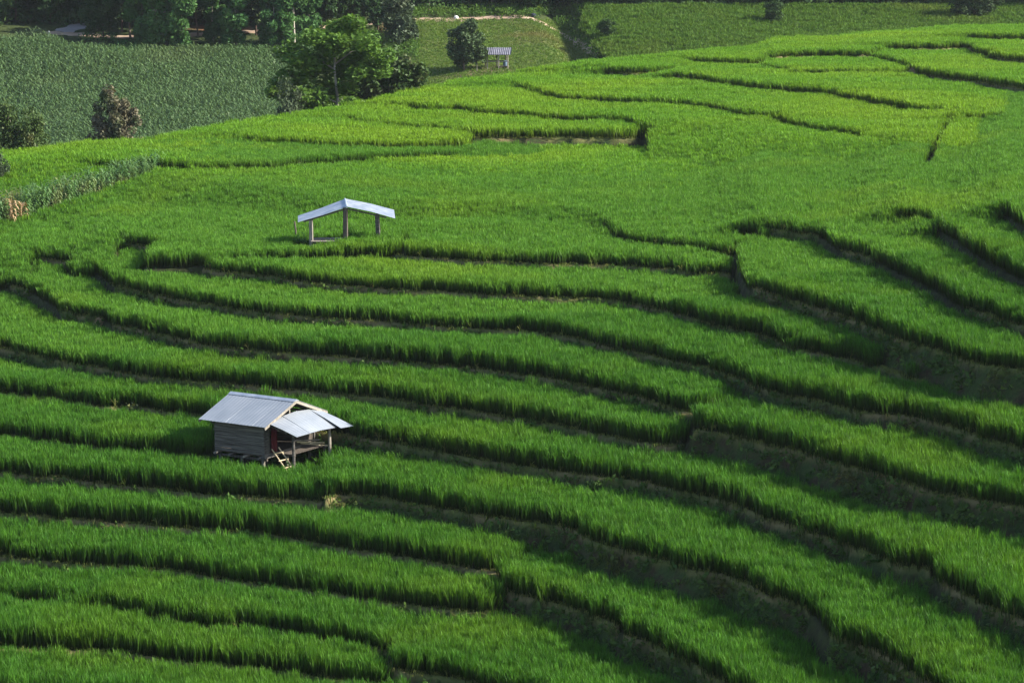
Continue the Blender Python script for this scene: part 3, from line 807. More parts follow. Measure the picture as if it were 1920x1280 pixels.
def put(name, pts, r, smin, smax, protos, label, cat, tilt=0.06):
    x, y, z = pts[:3]; n = len(x)
    scatter(name, np.stack([x, y, z - 0.03], -1), np.stack([r.normal(0, tilt, n), r.normal(0, tilt, n), r.uniform(0, 6.28, n)], -1),
            r.uniform(smin, smax, (n, 1)) * np.ones((1, 3)), r.integers(0, len(protos), n), protos, label, cat)
    print(name, n)
pc = far_pts(-260, 610, 262, 372, 0.44, 61, lambda U, V, x, y: (V > 112 - np.clip((230 - U) / 230, 0, 1) * 18 - np.clip((60 - np.abs(U - 70)) / 60, 0, 1) * 20 + 2 * vnoise(x * .3, y * .3, 5)))
put('cornfield', pc, pc[5], 0.85, 1.15, [corn_proto('corn_plant', M['corn'], 2.0, i, 14, 0.11) for i in range(5)], 'dense dark green cornfield filling the far slope', 'corn')
pm = far_pts(770, 1125, 290, 392, 0.42, 62, lambda U, V, x, y: (U > 772 - (V - 100) * .1) & (U < 1118 - (110 - V) * 1.05) & (V > 37))
put('meadow_grass', pm, pm[5], 0.7, 1.5, [blade_proto('meadow_tuft', M['meadow_grass'], 30, 0.22, 0.10, 0.26, 0.035, 0.6, 340 + i, tillers=10) for i in range(3)], 'short grass on the small sunny meadow', 'grass')
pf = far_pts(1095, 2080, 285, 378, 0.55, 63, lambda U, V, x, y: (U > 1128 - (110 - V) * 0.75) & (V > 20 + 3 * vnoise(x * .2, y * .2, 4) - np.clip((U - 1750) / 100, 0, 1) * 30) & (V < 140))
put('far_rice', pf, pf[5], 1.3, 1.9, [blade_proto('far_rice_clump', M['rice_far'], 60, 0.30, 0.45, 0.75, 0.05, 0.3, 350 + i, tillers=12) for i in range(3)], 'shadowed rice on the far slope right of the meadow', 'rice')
pg = far_pts(560, 1130, 300, 384, 0.8, 64, lambda U, V, x, y: ((V < 34) & (V > 14) & (U > 770)) | ((U > 1108 - (110 - V) * 1.0) & (U < 1128 - (110 - V) * 0.7) & (V < 112)) | ((U < 780) & (V < 110) & (V > 60)))
put('wayside_scrub', pg, pg[5], 0.7, 1.5, [leafy_proto('scrub_clump', M['leaf_bright'], 40, 0.5, 0.8, 0.26, 360 + i) for i in range(3)], 'bright green scrub beside the dirt track and under the trees', 'scrub')
pb = far_pts(150, 640, 320, 372, 0.8, 65, lambda U, V, x, y: (V < 108) & (V > 72) & (vnoise(x * .4, y * .4, 14) > -0.1))
put('roadside_weeds', pb, pb[5], 0.6, 1.4, [leafy_proto('roadside_clump', M['leaf_vine'], 36, 0.5, 0.8, 0.26, 370 + i) for i in range(3)], 'rough weeds along the top edge of the cornfield', 'weeds')
# corn in front of the lower left bench
rr = np.random.default_rng(12)
xs, ys = [], []
for row in range(6):
    x = np.arange(CRX[0], CRX[-1], 0.34) + rr.normal(0, 0.1, len(np.arange(CRX[0], CRX[-1], 0.34)))
    y = np.interp(x, CRX, CRY) + 0.4 + row * 0.6 + rr.normal(0, 0.15, len(x))
    xs.append(x); ys.append(y)
xs = np.concatenate(xs); ys = np.concatenate(ys); n = len(xs)
sc = rr.uniform(0.75, 1.05, n) * np.interp(xs, [CRX[0], CRX[-1]], [1.0, 0.7])
scatter('corn_row', np.stack([xs, ys, ground(xs, ys) - .03], -1), np.stack([rr.normal(0, .06, n), rr.normal(0, .06, n), rr.uniform(0, 6.28, n)], -1), sc[:, None] * np.ones((1, 3)),
        rr.integers(0, 3, n), [corn_proto('corn_stem', M['corn_near'], 2.35, 20 + i, 18, 0.13, True) for i in range(3)], 'slanting row of tall corn at the left edge of the rice', 'corn')

# ------------------------------------------------------------------ trees
def make_tree_meshes(seed, h, crown, leaf_n, leaf_s, trunk_r, clear=0.3, limbs=7, clump=0.32, spread=None, up=0.5):
    """crown: list of (cx, cy, cz, rx, ry, rz) lobes in fractions of h; returns (trunk verts/faces, crown verts/faces)"""
    r = random.Random(seed)
    tb = MB()
    top = max(c[2] for c in crown) * h * 0.95
    pts = []; wob = Vector((0, 0, 0))
    for i in range(6):
        t = i / 5
        wob += Vector((r.gauss(0, .012), r.gauss(0, .012), 0)) * h
        pts.append(Vector((wob.x * (t > 0), wob.y * (t > 0), -0.3 + t * (top + 0.3))))
    tb.tube(pts, [trunk_r * (1.25 - t * 1.05) for t in (0, .2, .4, .6, .8, 1)], 7)
    cl = []
    for c in crown:
        n = max(3, int(9 * (c[3] * c[4] * c[5]) ** (1 / 3) / clump * 3))
        for _ in range(n):
            while True:
                p = Vector((r.uniform(-1, 1), r.uniform(-1, 1), r.uniform(-1, 1)))
                if 0.25 < p.length < 1: break
            cl.append((Vector(((c[0] + p.x * c[3]) * h, (c[1] + p.y * c[4]) * h, (c[2] + p.z * c[5]) * h)), min(c[3:]) * h * clump * r.uniform(0.7, 1.5)))
    for i in range(limbs):
        q = r.choice(cl)[0]
        zz = max(clear * h, min(q.z - 0.12 * h, top * 0.85))
        k = min(max((zz + 0.3) / (top + 0.3), 0), 1) * 5
        i0 = min(int(k), 4); s = pts[i0].lerp(pts[i0 + 1], k - i0)
        mid = s.lerp(q, 0.5) + Vector((0, 0, 0.04 * h))
        tb.tube([s, mid, q], [trunk_r * .5, trunk_r * .3, trunk_r * .1], 5)
    vs, fs = [], []
    per = leaf_n // len(cl)
    for (c, rad) in cl:
        for _ in range(per):
            d = Vector((r.gauss(0, 1), r.gauss(0, 1), r.gauss(0, .75)))
            d = d.normalized() * rad * (r.random() ** 0.4) * 1.25
            leaf(vs, fs, c + d, leaf_s * r.uniform(0.6, 1.35), r, up)
    return (tb.v, tb.f), (vs, fs)
TREE_DATA = {}
def tree_data(key, mat_leaf, mat_bark, *args, **kw):
    (tv, tf), (cv, cf) = make_tree_meshes(*args, **kw)
    TREE_DATA[key] = (mesh_from('trunk', tv, tf, M[mat_bark], True), mesh_from('crown', cv, cf, M[mat_leaf]))
def put_tree(name, label, key, loc, scale=1.0, rz=0.0, group=None, cat='tree'):
    o = thing(name, label, cat, loc, rz, group)
    o.scale = (scale, scale, scale) if not hasattr(scale, '__len__') else scale
    for nm, me in zip(('trunk', 'crown'), TREE_DATA[key]):
        link(bpy.data.objects.new(nm, me), o)
    return o
def far_at(u, y):
    x = (u - 960) / F_PX * y * 1.0
    for _ in range(3):
        z = gz(x, y); uu, _v = to_px(x, y, z); x += (u - uu) / F_PX * y
    return Vector((x, y, gz(x, y)))

# light tall tree and its darker neighbour just beyond the crest
tree_data('bright', 'leaf_bright', 'bark_pale', 11, 1.0, [(-.10, 0, .80, .16, .16, .12), (.13, .02, .83, .17, .15, .12), (-.22, 0, .60, .20, .18, .13), (.12, 0, .62, .22, .18, .12), (-.15, 0, .40, .22, .2, .13), (.0, .1, .25, .26, .22, .14)],
          15000, 0.034, 0.014, 0.3, 12, 0.42)
def crest_tree(name, label, key, u, vtop, dback, hw=1.0, rz=0.0, cat='tree'):
    a = (u - 960) / F_PX
    yc = float(np.interp(a, CX, CY))
    p = far_at(u, yc + dback)
    t = at_depth(u, vtop, yc + dback)
    h = t.z - p.z
    put_tree(name, label, key, p, (h * hw, h * hw, h), rz, cat=cat)
    return p, h
print(crest_tree('broadleaf_tree', 'tall bright green tree with pale forked trunk behind the crest', 'bright', 638, 28, 8, 1.42))
tree_data('olive', 'leaf_olive', 'bark', 12, 1.0, [(-.05, 0, .72, .38, .3, .2), (.28, 0, .62, .26, .24, .16), (-.3, 0, .42, .3, .28, .2), (.1, 0, .36, .36, .3, .2)], 8000, 0.062, 0.022, 0.2, 8, 0.40)
print(crest_tree('fruit_tree', 'dark olive tree with spreading leathery leaves, right of the tallest crest tree', 'olive', 732, 80, 6, 0.92))
tree_data('greybush', 'leaf_grey', 'bark', 13, 1.0, [(0, 0, .6, .36, .3, .3), (.1, 0, .3, .4, .3, .25)], 7000, 0.055, 0.02, 0.1, 8, 0.42)
print(crest_tree('grey_bush', 'dull grey green bush left of the tallest crest tree', 'greybush', 546, 142, 9, 0.55, cat='bush'))
tree_data('brown', 'leaf_brown', 'bark_pale', 14, 1.0, [(.02, 0, .80, .15, .14, .14), (-.05, 0, .58, .22, .18, .16), (.2, 0, .62, .14, .12, .14), (-.12, 0, .36, .26, .2, .16), (.12, 0, .36, .24, .2, .18)], 8000, 0.045, 0.02, 0.1, 10, 0.42)
print(crest_tree('half_dry_tree', 'half dry brownish tree standing against the cornfield', 'brown', 212, 152, 7, 0.85))
tree_data('leftbush', 'leaf_olive', 'bark_pale', 15, 1.0, [(-.2, 0, .7, .4, .3, .25), (.35, 0, .6, .3, .3, .25), (0, 0, .35, .5, .4, .25)], 9000, 0.055, 0.02, 0.1, 8, 0.40)
print(crest_tree('leafy_bush', 'dark leafy bush at the left picture edge above the crest', 'leftbush', 28, 190, 6, 0.62, cat='bush'))
pl = hit(-8, 350)
hl = at_depth(-8, 258, pl.y).z - pl.z
put_tree('edge_bush', 'loose grey green bush at the left edge beside the yellow rice', 'greybush', pl, (hl * .6, hl * .6, hl), 1.0, cat='bush')
# small round tree on the meadow
tree_data('round', 'leaf_dark', 'bark', 16, 1.0, [(0, 0, .80, .17, .17, .17), (0, 0, .58, .27, .27, .22), (.0, 0, .36, .30, .3, .2)], 10000, 0.06, 0.02, 0.12, 8, 0.42)
pr = hit(874, 134, dmin=250)
hr = at_depth(874, 36, pr.y).z - pr.z
put_tree('mango_tree', 'dense round dark tree standing beside the far pavilion on the meadow', 'round', pr, (hr * 1.05, hr * 1.05, hr), .4)
# tree at the top right on the crest
tree_data('corner', 'leaf_dark', 'bark', 17, 1.0, [(-.3, 0, .4, .3, .3, .25), (0, 0, .6, .3, .3, .3), (.35, 0, .5, .3, .3, .3), (.1, 0, .25, .4, .3, .2)], 8000, 0.07, 0.025, 0.08, 8, 0.42)
pk = hit(1828, 41)
put_tree('crest_tree', 'dark tree on the crest at the top right corner', 'corner', pk + Vector((0, 0.5, 0)), 5.6, 0.3)

# the row of trees above the cornfield
tree_data('vine', 'leaf_vine', 'bark_pale', 21, 1.0, [(0, 0, .12, .13, .13, .10), (.02, 0, .30, .15, .15, .13), (-.01, 0, .50, .14, .14, .13), (.02, 0, .68, .15, .15, .13), (0, 0, .86, .12, .12, .12)], 11000, 0.045, 0.012, 0.05, 5, 0.42)
tree_data('vine2', 'leaf_vine', 'bark_pale', 22, 1.0, [(.04, 0, .16, .12, .12, .10), (-.05, 0, .34, .13, .13, .11), (.04, 0, .52, .16, .15, .13), (-.02, 0, .76, .17, .16, .16)], 10000, 0.045, 0.012, 0.05, 5, 0.42)
tree_data('broad', 'leaf_forest', 'bark_red', 23, 1.0, [(-.16, 0, .48, .22, .2, .14), (.18, 0, .52, .2, .2, .14), (0, 0, .78, .26, .24, .18), (-.05, .05, .40, .24, .2, .12), (.05, -.1, .60, .26, .22, .14), (.0, .0, .24, .24, .22, .12)], 12000, 0.055, 0.018, 0.16, 10, 0.42)
tree_data('bare', 'leaf_grey', 'bark', 24, 1.0, [(-.14, 0, .62, .2, .2, .14), (.16, 0, .66, .2, .2, .14), (0, 0, .45, .24, .2, .1)], 1500, 0.045, 0.016, 0.2, 22, 0.3)
tree_data('greytree', 'leaf_grey', 'bark', 25, 1.0, [(0, 0, .18, .26, .26, .16), (.03, 0, .42, .24, .24, .18), (0, 0, .68, .19, .19, .18), (0, 0, .86, .12, .12, .12)], 10000, 0.05, 0.016, 0.1, 8, 0.42)
tree_data('forest', 'leaf_forest', 'bark', 26, 1.0, [(0, 0, .78, .32, .32, .18), (-.12, 0, .55, .30, .30, .18), (.14, .05, .42, .30, .30, .18), (0, 0, .25, .25, .25, .12)], 7000, 0.065, 0.016, 0.2, 8, 0.42)
ROW = [('broad', 192, 75, 7.5, 'round topped tree with a reddish trunk beside the pale road bend', 'roadside_tree'),
       ('bare', 249, 72, 11.5, 'tall thin stemmed tree left of the first leafy column', 'tall_tree'),
       ('broad', 232, 60, 9.5, 'dark tree behind the thin bare stems beside the road', 'broad_tree'),
       ('vine', 288, 94, 12.2, 'leftmost vine covered columnar tree above the cornfield', 'columnar_tree'),
       ('vine2', 334, 99, 11.7, 'vine covered tree just left of the pale bare tree', 'columnar_tree'),
       ('vine', 312, 84, 11.0, 'dark leafy tree between the two leftmost vine columns', 'columnar_tree'),
       ('vine2', 405, 80, 11.0, 'leafy tree standing in front of the red soil bank', 'columnar_tree'),
       ('vine2', 262, 78, 11.5, 'leafy tree close to the thin stemmed tree beside the road', 'columnar_tree'),
       ('vine', 580, 84, 9.5, 'leafy tree touching the left side of the tallest crest tree', 'columnar_tree'),
       ('bare', 375, 68, 9.0, 'pale bare branched tree beside the red soil bank', 'bare_tree'),
       ('vine', 441, 95, 12.7, 'slender vine covered tree right of the red soil bank', 'columnar_tree'),
       ('broad', 478, 66, 9.0, 'broad dark tree between two slender vine covered trees', 'broad_tree'),
       ('vine2', 513, 97, 12.2, 'vine covered column tree left of the rightmost leafy column', 'columnar_tree'),
       ('vine', 553, 94, 12.7, 'rightmost vine covered columnar tree with a pale trunk foot', 'columnar_tree'),
       ('broad', 605, 52, 9.0, 'dark tree behind the left side of the tallest crest tree', 'broad_tree'),
       ('broad', 660, 46, 9.5, 'dark tree rising behind the top of the tallest crest tree', 'broad_tree'),
       ('greytree', 750, 86, 8.5, 'grey green bushy tree at the left edge of the meadow', 'grey_tree'),
       ('broad', 712, 66, 7.5, 'dark tree behind the dark olive crest tree', 'broad_tree'),
       ('bare', 800, 24, 8.0, 'thin grey tree above the dirt road left of the white bundle', 'woodland_tree'),
       ('bare', 870, 20, 8.0, 'thin grey tree at the wood edge above the far round tree', 'woodland_tree'),
       ('forest', 925, 18, 7.5, 'woodland tree right above the far round tree', 'woodland_tree'),
       ('forest', 1000, 24, 6.0, 'leafy tree at the top end of the dirt track', 'woodland_tree'),
       ('forest', 1138, 78, 3.0, 'low dark bush at the bottom of the gully', 'gully_bush'),
       ('forest', 1452, 52, 3.6, 'dark bush in the hollow between the two far rice slopes', 'hollow_bush')]
for i, (key, u, v, h, lab, nm) in enumerate(ROW):
    p = hit(u, v, dmin=280)
    put_tree(nm, lab, key, p, h, i * 1.7)
# the dark wood behind
rr = np.random.default_rng(33)
ys = []; xs = []
for y in np.arange(340, 460, 4.4):
    x = np.arange(-0.30 * y, 0.40 * y, 4.4); x = x + rr.uniform(-2, 2, len(x))
    xs.append(x); ys.append(np.full(len(x), y) + rr.uniform(-2.5, 2.5, len(x)))
xs = np.concatenate(xs); ys = np.concatenate(ys); zs = far(xs, ys)
U, V = to_px(xs, ys, zs)
ok = (V < np.interp(U, [-400, 60, 160, 450, 565, 700, 790, 1000, 1100, 1800, 2300], [62, 44, 50, 48, 40, 32, 18, 12, 14, 16, 16]))
xs, ys, zs = xs[ok], ys[ok], zs[ok]; n = len(xs)
def joined(key):
    a, b = TREE_DATA[key]
    bm = bmesh.new(); bm.from_mesh(a); k = len(bm.faces); bm.from_mesh(b)
    bm.faces.ensure_lookup_table()
    for f in bm.faces[k:]: f.material_index = 1
    me = bpy.data.meshes.new('wood_tree'); bm.to_mesh(me); bm.free()
    me.materials.append(a.materials[0]); me.materials.append(b.materials[0])
    return bpy.data.objects.new('wood_tree', me)
sc = rr.uniform(8, 14, (n, 1)) * np.ones((1, 3))
scatter('dark_wood', np.stack([xs, ys, zs - .2], -1), np.stack([np.zeros(n), np.zeros(n), rr.uniform(0, 6.28, n)], -1), sc, rr.integers(0, 3, n), [joined('forest'), joined('broad'), joined('forest')], 'dark shaded wood on the slope behind the fields', 'wood')
px_ = far_pts(-300, 2200, 340, 440, 1.3, 71, lambda U, V, x, y: V < np.interp(U, [-400, 60, 160, 450, 565, 700, 790, 1000, 1100, 1800, 2300], [62, 46, 50, 48, 42, 32, 24, 14, 16, 18, 18]))
put('wood_undergrowth', px_, px_[5], 1.0, 2.2, [leafy_proto('undergrowth_clump', M['leaf_forest'], 40, 0.7, 1.0, 0.35, 380 + i) for i in range(3)], 'dim undergrowth beneath the dark wood', 'undergrowth')

# ------------------------------------------------------------------ stilt hut
hut = thing('stilt_hut', 'plank field hut on stilts with pale tin roof and ladder', 'hut', HUT, HUT_RZ)
GZ = -1.1
LY, WX, FZ, WT = 2.64, 3.75, 0.94, 2.22           # wall length, width, floor level, wall top
EX0, RX, EX1 = -0.38, 1.95, 4.28                   # eave, ridge, far eave
EZ, RZ_ = 2.30, 3.16
Y0r, Y1r = -0.42, 3.28
def roof_sheet(p00, p10, p11, p01, ribs, amp, name, mat, parent, bend=0.0, th=0.012):
    """ribbed sheet: p00-p10 along the top edge, p01-p11 along the bottom edge"""
    n = ribs * 4
    vs = []; fs = []
    P = [Vector(p) for p in (p00, p10, p11, p01)]
    nrm = (P[1] - P[0]).cross(P[3] - P[0]).normalized()
    if nrm.z < 0: nrm = -nrm
    for lay in (0, 1):
        for i in range(n + 1):
            t = i / n
            o = amp * (1 if i % 4 == 0 else (0.35 if i % 2 else 0)) - lay * th
            for s in (0, .5, 1):
                a = P[0].lerp(P[1], t); b = P[3].lerp(P[2], t)
                vs.append(a.lerp(b, s) + nrm * (o + bend * 4 * s * (1 - s)))
    m = (n + 1) * 3
    for i in range(n):
        for s in (0, 1):
            q = (i * 3 + s, i * 3 + s + 1, (i + 1) * 3 + s + 1, (i + 1) * 3 + s)
            fs.append(q); fs.append(tuple(m + k for k in reversed(q)))
    ring = [i * 3 for i in range(n + 1)] + [n * 3 + 1, n * 3 + 2] + [i * 3 + 2 for i in range(n - 1, -1, -1)] + [1]
    for a, b in zip(ring, ring[1:] + ring[:1]):
        fs.append((a, b, m + b, m + a))
    return link(bpy.data.objects.new(name, mesh_from(name, vs, fs, mat)), parent)
ns = 5
for i in range(ns):       # front and back slopes, lapped sheets
    ya = Y0r + (Y1r - Y0r) * i / ns; yb = Y0r + (Y1r - Y0r) * (i + 1) / ns - 0.003
    dz = 0.0
    roof_sheet((RX, ya, RZ_ + dz), (RX, yb, RZ_ + dz), (EX0 - .02 * (i % 2), yb, EZ + dz), (EX0 - .02 * (i % 2), ya, EZ + dz), 4, 0.010, 'roof_sheet', M['metal'], hut)
    roof_sheet((RX, ya, RZ_ + dz), (RX, yb, RZ_ + dz), (EX1, yb, EZ + dz), (EX1, ya, EZ + dz), 4, 0.010, 'roof_sheet', M['metal'], hut)
rc = MB()
rc.add([(RX - .2, Y0r, RZ_ - .045), (RX, Y0r, RZ_ + .045), (RX + .2, Y0r, RZ_ - .045), (RX - .2, Y1r, RZ_ - .045), (RX, Y1r, RZ_ + .045), (RX + .2, Y1r, RZ_ - .045)], [(0, 1, 4, 3), (1, 2, 5, 4), (0, 3, 5, 2), (0, 2, 1), (3, 4, 5)])
rc.build('ridge_cap', M['metal_old'], hut)
for yy in (Y0r + .02, Y1r - .02):
    for ex in (EX0, EX1):
        MB().bar((RX, yy, RZ_ - .08), (ex, yy, EZ - .08), 0.035, 0.11).build('barge_board', M['wood_pale'], hut)
for yy in (0.7, 1.6, 2.5):
    for ex in (EX0, EX1):
        MB().bar((RX, yy, RZ_ - .07), (ex, yy, EZ - .07), 0.05, 0.07).build('rafter', M['wood_dark'], hut)
MB().bar((RX, Y0r + .05, RZ_ - .13), (RX, Y1r - .05, RZ_ - .13), 0.07, 0.09).build('ridge_beam', M['wood_dark'], hut)
for ex, ez in ((0.04, WT), (WX - .04, WT)):
    MB().bar((ex, -.3, ez + .1), (ex, LY + .3, ez + .1), 0.08, 0.10).build('wall_plate', M['wood_dark'], hut)
MB().bar((0, 0.0, WT + .1), (WX, 0.0, WT + .1), 0.08, 0.10).build('tie_beam', M['wood_pale'], hut)
MB().bar((RX, 0.0, WT + .1), (RX, 0.0, RZ_ - .15), 0.07, 0.07).build('king_post', M['wood_pale'], hut)
# wall planks
nz = 9
hz = (WT - FZ) / nz
for k in range(nz):
    z = FZ + hz * (k + .5)
    off = random.uniform(-.012, .012)
    y1 = LY + random.uniform(-.02, .10)
    MB().bar((-.02 + off, -.06 + random.uniform(-.04, .04), z + random.uniform(-.008, .008)), (-.02 + off + random.uniform(-.01, .01), y1, z + random.uniform(-.01, .01)), 0.028, hz * 0.90).build('wall_plank', M['wood'], hut)
    MB().bar((WX + off, 0, z), (WX + off, LY, z), 0.028, hz * 0.90).build('wall_plank', M['wood'], hut)
    MB().bar((0, LY + off, z), (WX, LY + off, z), 0.028, hz * 0.90).build('wall_plank', M['wood'], hut)
for k in range(3):
    MB().bar((0.08 + .13 * k, -.05, FZ), (0.08 + .13 * k, -.05, WT), 0.12, 0.026, up=(0, 1, 0)).build('wall_plank', M['wood'], hut)
for k in range(9):
    MB().bar((2.5 + .135 * k, -.03, FZ), (2.5 + .135 * k, -.03, WT), 0.128, 0.026, up=(0, 1, 0)).build('wall_plank', M['wood_dark'], hut)
cl = MB()
vs = []; fs = []
for i in range(9):
    for j in range(2):
        vs.append((0.50 + i * .055, -.09 + .025 * math.sin(i * 1.9), FZ + .05 + j * 1.15))
for i in range(8):
    fs.append((2 * i, 2 * i + 2, 2 * i + 3, 2 * i + 1))
o = link(bpy.data.objects.new('door_curtain', mesh_from('door_curtain', vs, fs, M['red_cloth'], True)), hut)
sm = o.modifiers.new('thick', 'SOLIDIFY'); sm.thickness = 0.008
# floor, joists, stilts
for k in range(14):
    MB().bar((0.02, 0.02 + k * .196, FZ - .03), (WX, 0.02 + k * .196, FZ - .03), 0.185, 0.03).build('floor_board', M['wood_dark'], hut)
for k in range(4):
    y = 0.1 + k * .82
    MB().tube([(-.22, y, FZ - .11), (WX + .1, y, FZ - .11)], 0.055, 8).build('floor_joist', M['wood_pale'] if k % 2 else M['wood'], hut)
for x in (0.15, 1.9, WX - .15):
    MB().bar((x, -.12, FZ - .22), (x, LY + .15, FZ - .22), 0.09, 0.10).build('floor_beam', M['wood_dark'], hut)
MB().bar((-.05, -.12, FZ - .05), (WX, -.12, FZ - .05), 0.05, 0.17).build('deck_beam', M['wood'], hut)
for x in (0.15, 1.9, WX - .15):
    for y in (0.12, 1.3, LY - .15):
        MB().tube([(x, y, GZ), (x + .02, y, FZ - .17)], [0.085, 0.075], 8).build('stilt', M['wood'] if y > .5 else M['wood_pale'], hut)
for (x, y) in ((0, 0), (WX, 0), (0, LY), (WX, LY)):
    MB().bar((x + .03, y, FZ - .2), (x + .03, y, WT + .06), 0.09, 0.09).build('corner_post', M['wood'], hut)
# porch roof: four lapped sheets, the last one longer
tz = [2.40, 2.58, 2.64, 2.56, 2.38]; tx = [0.0, 1.0, 2.0, 3.0, 3.86]
bz = [1.97, 1.96, 1.93, 1.86, 1.80]; bx = [-.02, 1.0, 2.05, 3.1, 4.05]; by = [-1.86, -1.82, -1.74, -1.74, -1.98]
for i in range(4):
    yb0 = by[i] if i < 3 else -1.98
    yb1 = by[i + 1] if i < 2 else (-1.72 if i == 2 else -2.0)
    e = 0.05 if i < 3 else 0
    roof_sheet((tx[i], -.34, tz[i] + .006 * (i % 2)), (tx[i + 1] + e, -.34, tz[i + 1] + .006 * (i % 2)), (bx[i + 1] + e, yb1, bz[i + 1] + .006 * (i % 2)), (bx[i], yb0, bz[i] + .006 * (i % 2)), 5, 0.010, 'porch_sheet', M['metal'], hut, bend=0.02)
for (x, y, zt, m) in ((0.55, -1.25, 2.02, 'wood'), (3.25, -1.25, 1.99, 'wood_pale')):
    MB().tube([(x, y, GZ - .1), (x + .02, y, 1.0), (x, y, zt)], [0.075, 0.07, 0.06], 8).build('porch_post', M[m], hut)
MB().tube([(-.0, -1.25, 2.07), (3.9, -1.25, 1.98)], 0.045, 7).build('porch_beam', M['wood_dark'], hut)
for x, za in ((0.1, 2.30), (1.3, 2.5), (2.6, 2.5), (3.75, 2.28)):
    MB().bar((x, -.2, za), (x + .08, -1.7, 1.93 - .04 * x), 0.04, 0.05).build('porch_rafter', M['wood_dark'], hut)
# poles and clutter on the deck, part of the hut
for k in range(3):
    MB().tube([(2.0 + k * .25, -.2, FZ + .35 - k * .1), (3.2 + k * .2, -.75 - .1 * k, FZ + .25 - k * .16)], 0.03, 6).build('deck_rail', M['bamboo'] if k else M['wood_pale'], hut)
for k in range(4):
    MB().bar((1.0, -.25 - k * .17, FZ - .05), (WX - .1, -.25 - k * .17, FZ - .05), 0.15, 0.03).build('deck_board', M['wood_dark'], hut)
for x in (1.1, 3.4):
    MB().bar((x, -.1, FZ - .10), (x, -.95, FZ - .10), 0.06, 0.07).build('deck_joist', M['wood_dark'], hut)
    MB().tube([(x, -.85, GZ), (x, -.85, FZ - .12)], 0.05, 7).build('stilt', M['wood_dark'], hut)
# ladder leaning on the deck
lad = thing('ladder', 'bamboo ladder leaning against the deck of the stilt hut', 'ladder', (*hut_w(0.75, -.95), HUT_Z), HUT_RZ)
for x in (-.17, .33):
    MB().tube([(x + .18, -.52, -.62), (x - .15, .80, 1.18)], [0.034, 0.028], 7).build('rail', M['bamboo'], lad)
for k in range(5):
    t = 0.2 + k * .17
    y = -.52 + 1.32 * t; z = -.62 + 1.80 * t; xo = .18 - .33 * t
    MB().tube([(-.27 + xo, y, z + .02), (.43 + xo, y, z)], 0.022, 6).build('rung', M['bamboo'], lad)

# ------------------------------------------------------------------ open shelter in the middle field
shelter = thing('field_shelter', 'open shelter with bent tin roof on three posts in the broad rice field', 'shelter', SH, R(3))
PXM = F_PX / SH.y                                   # pixels per metre here
def shx(u): return (u - 640) / PXM
AP = (shx(652), 0.0, 2.20)
D2 = 1.75
def shz(v, y=0.0):                                  # height above the base for a picture row at depth offset y
    return at_depth(640, v, SH.y + y).z - SH.z
apf = shz(389); apb = shz(374, D2)
lf = shz(417); lb = shz(405, D2); rf = shz(411); rb = shz(395, D2)
xl, xr, xa = shx(559), shx(742), shx(651)
roof_sheet((xa, 0, apf), (xa - .12, D2, apb), (xl - .05, D2, lb), (xl, 0, lf), 4, 0.03, 'roof_sheet', M['metal_old'], shelter, bend=-0.03)
roof_sheet((xa, 0, apf + .02), (xa - .12, D2, apb + .02), (xr - .05, D2, rb), (xr, 0, rf), 4, 0.03, 'roof_sheet', M['metal_old'], shelter, bend=0.05)
rc = MB(); rc.tube([(xa, -.05, apf + .02), (xa - .12, D2 + .02, apb + .02)], 0.06, 8).build('ridge_cap', M['metal_old'], shelter)
for (u, vt, m, w, yy, lean) in ((583, 412, 'wood_pale', .20, .15, .03), (648, 388, 'wood_dark', .24, .15, 0), (708, 404, 'wood', .22, .15, .12)):
    x = shx(u); zt = shz(vt, .15) - .02
    MB().bar((x + lean, yy, -1.1), (x, yy, zt), w, w * .8, up=(.3, 1, 0), wob=.08).build('post', M[m], shelter)
    k = (SH.y + 1.45) / (SH.y + .15)
    MB().bar((x * k + lean, 1.45, -1.1), (x * k, 1.45, zt + .12), w * .8, w * .7, up=(.3, 1, 0), wob=.08).build('post', M[m], shelter)
for y in (.15, 1.45):
    MB().bar((xl + .3, y, lf + .02 + y * .1), (xa, y, apf - .10 + y * .1), .08, .08).build('rafter', M['wood_dark'], shelter)
    MB().bar((xa, y, apf - .10 + y * .1), (xr - .5, y, rf + .05 + y * .1), .08, .08).build('rafter', M['wood_dark'], shelter)
for k in range(5):
    y = -.05 + k * .36
    MB().bar((shx(583), y, .16), (shx(646), y, .16 + .02 * (k % 2)), .3, .04).build('platform_board', M['wood_pale'] if k in (0, 3) else M['wood_dark'], shelter)
for x in (shx(590), shx(640)):
    MB().bar((x, -.15, .10), (x, 1.6, .10), .08, .08).build('platform_beam', M['wood_dark'], shelter)
    for y in (0, 1.4):
        MB().bar((x, y, -1.0), (x, y, .06), .08, .08).build('platform_leg', M['wood_dark'], shelter)
pp = hit(556, 462)
po = MB().tube([(0, 0, -.2), (-.03, 0, .9), (-.10, .02, at_depth(551, 415, pp.y).z - pp.z)], [.06, .05, .045], 7).build('dark_pole', M['wood_dark'])
po.location = pp; tag(po, 'thin dark pole standing left of the open shelter', 'pole')

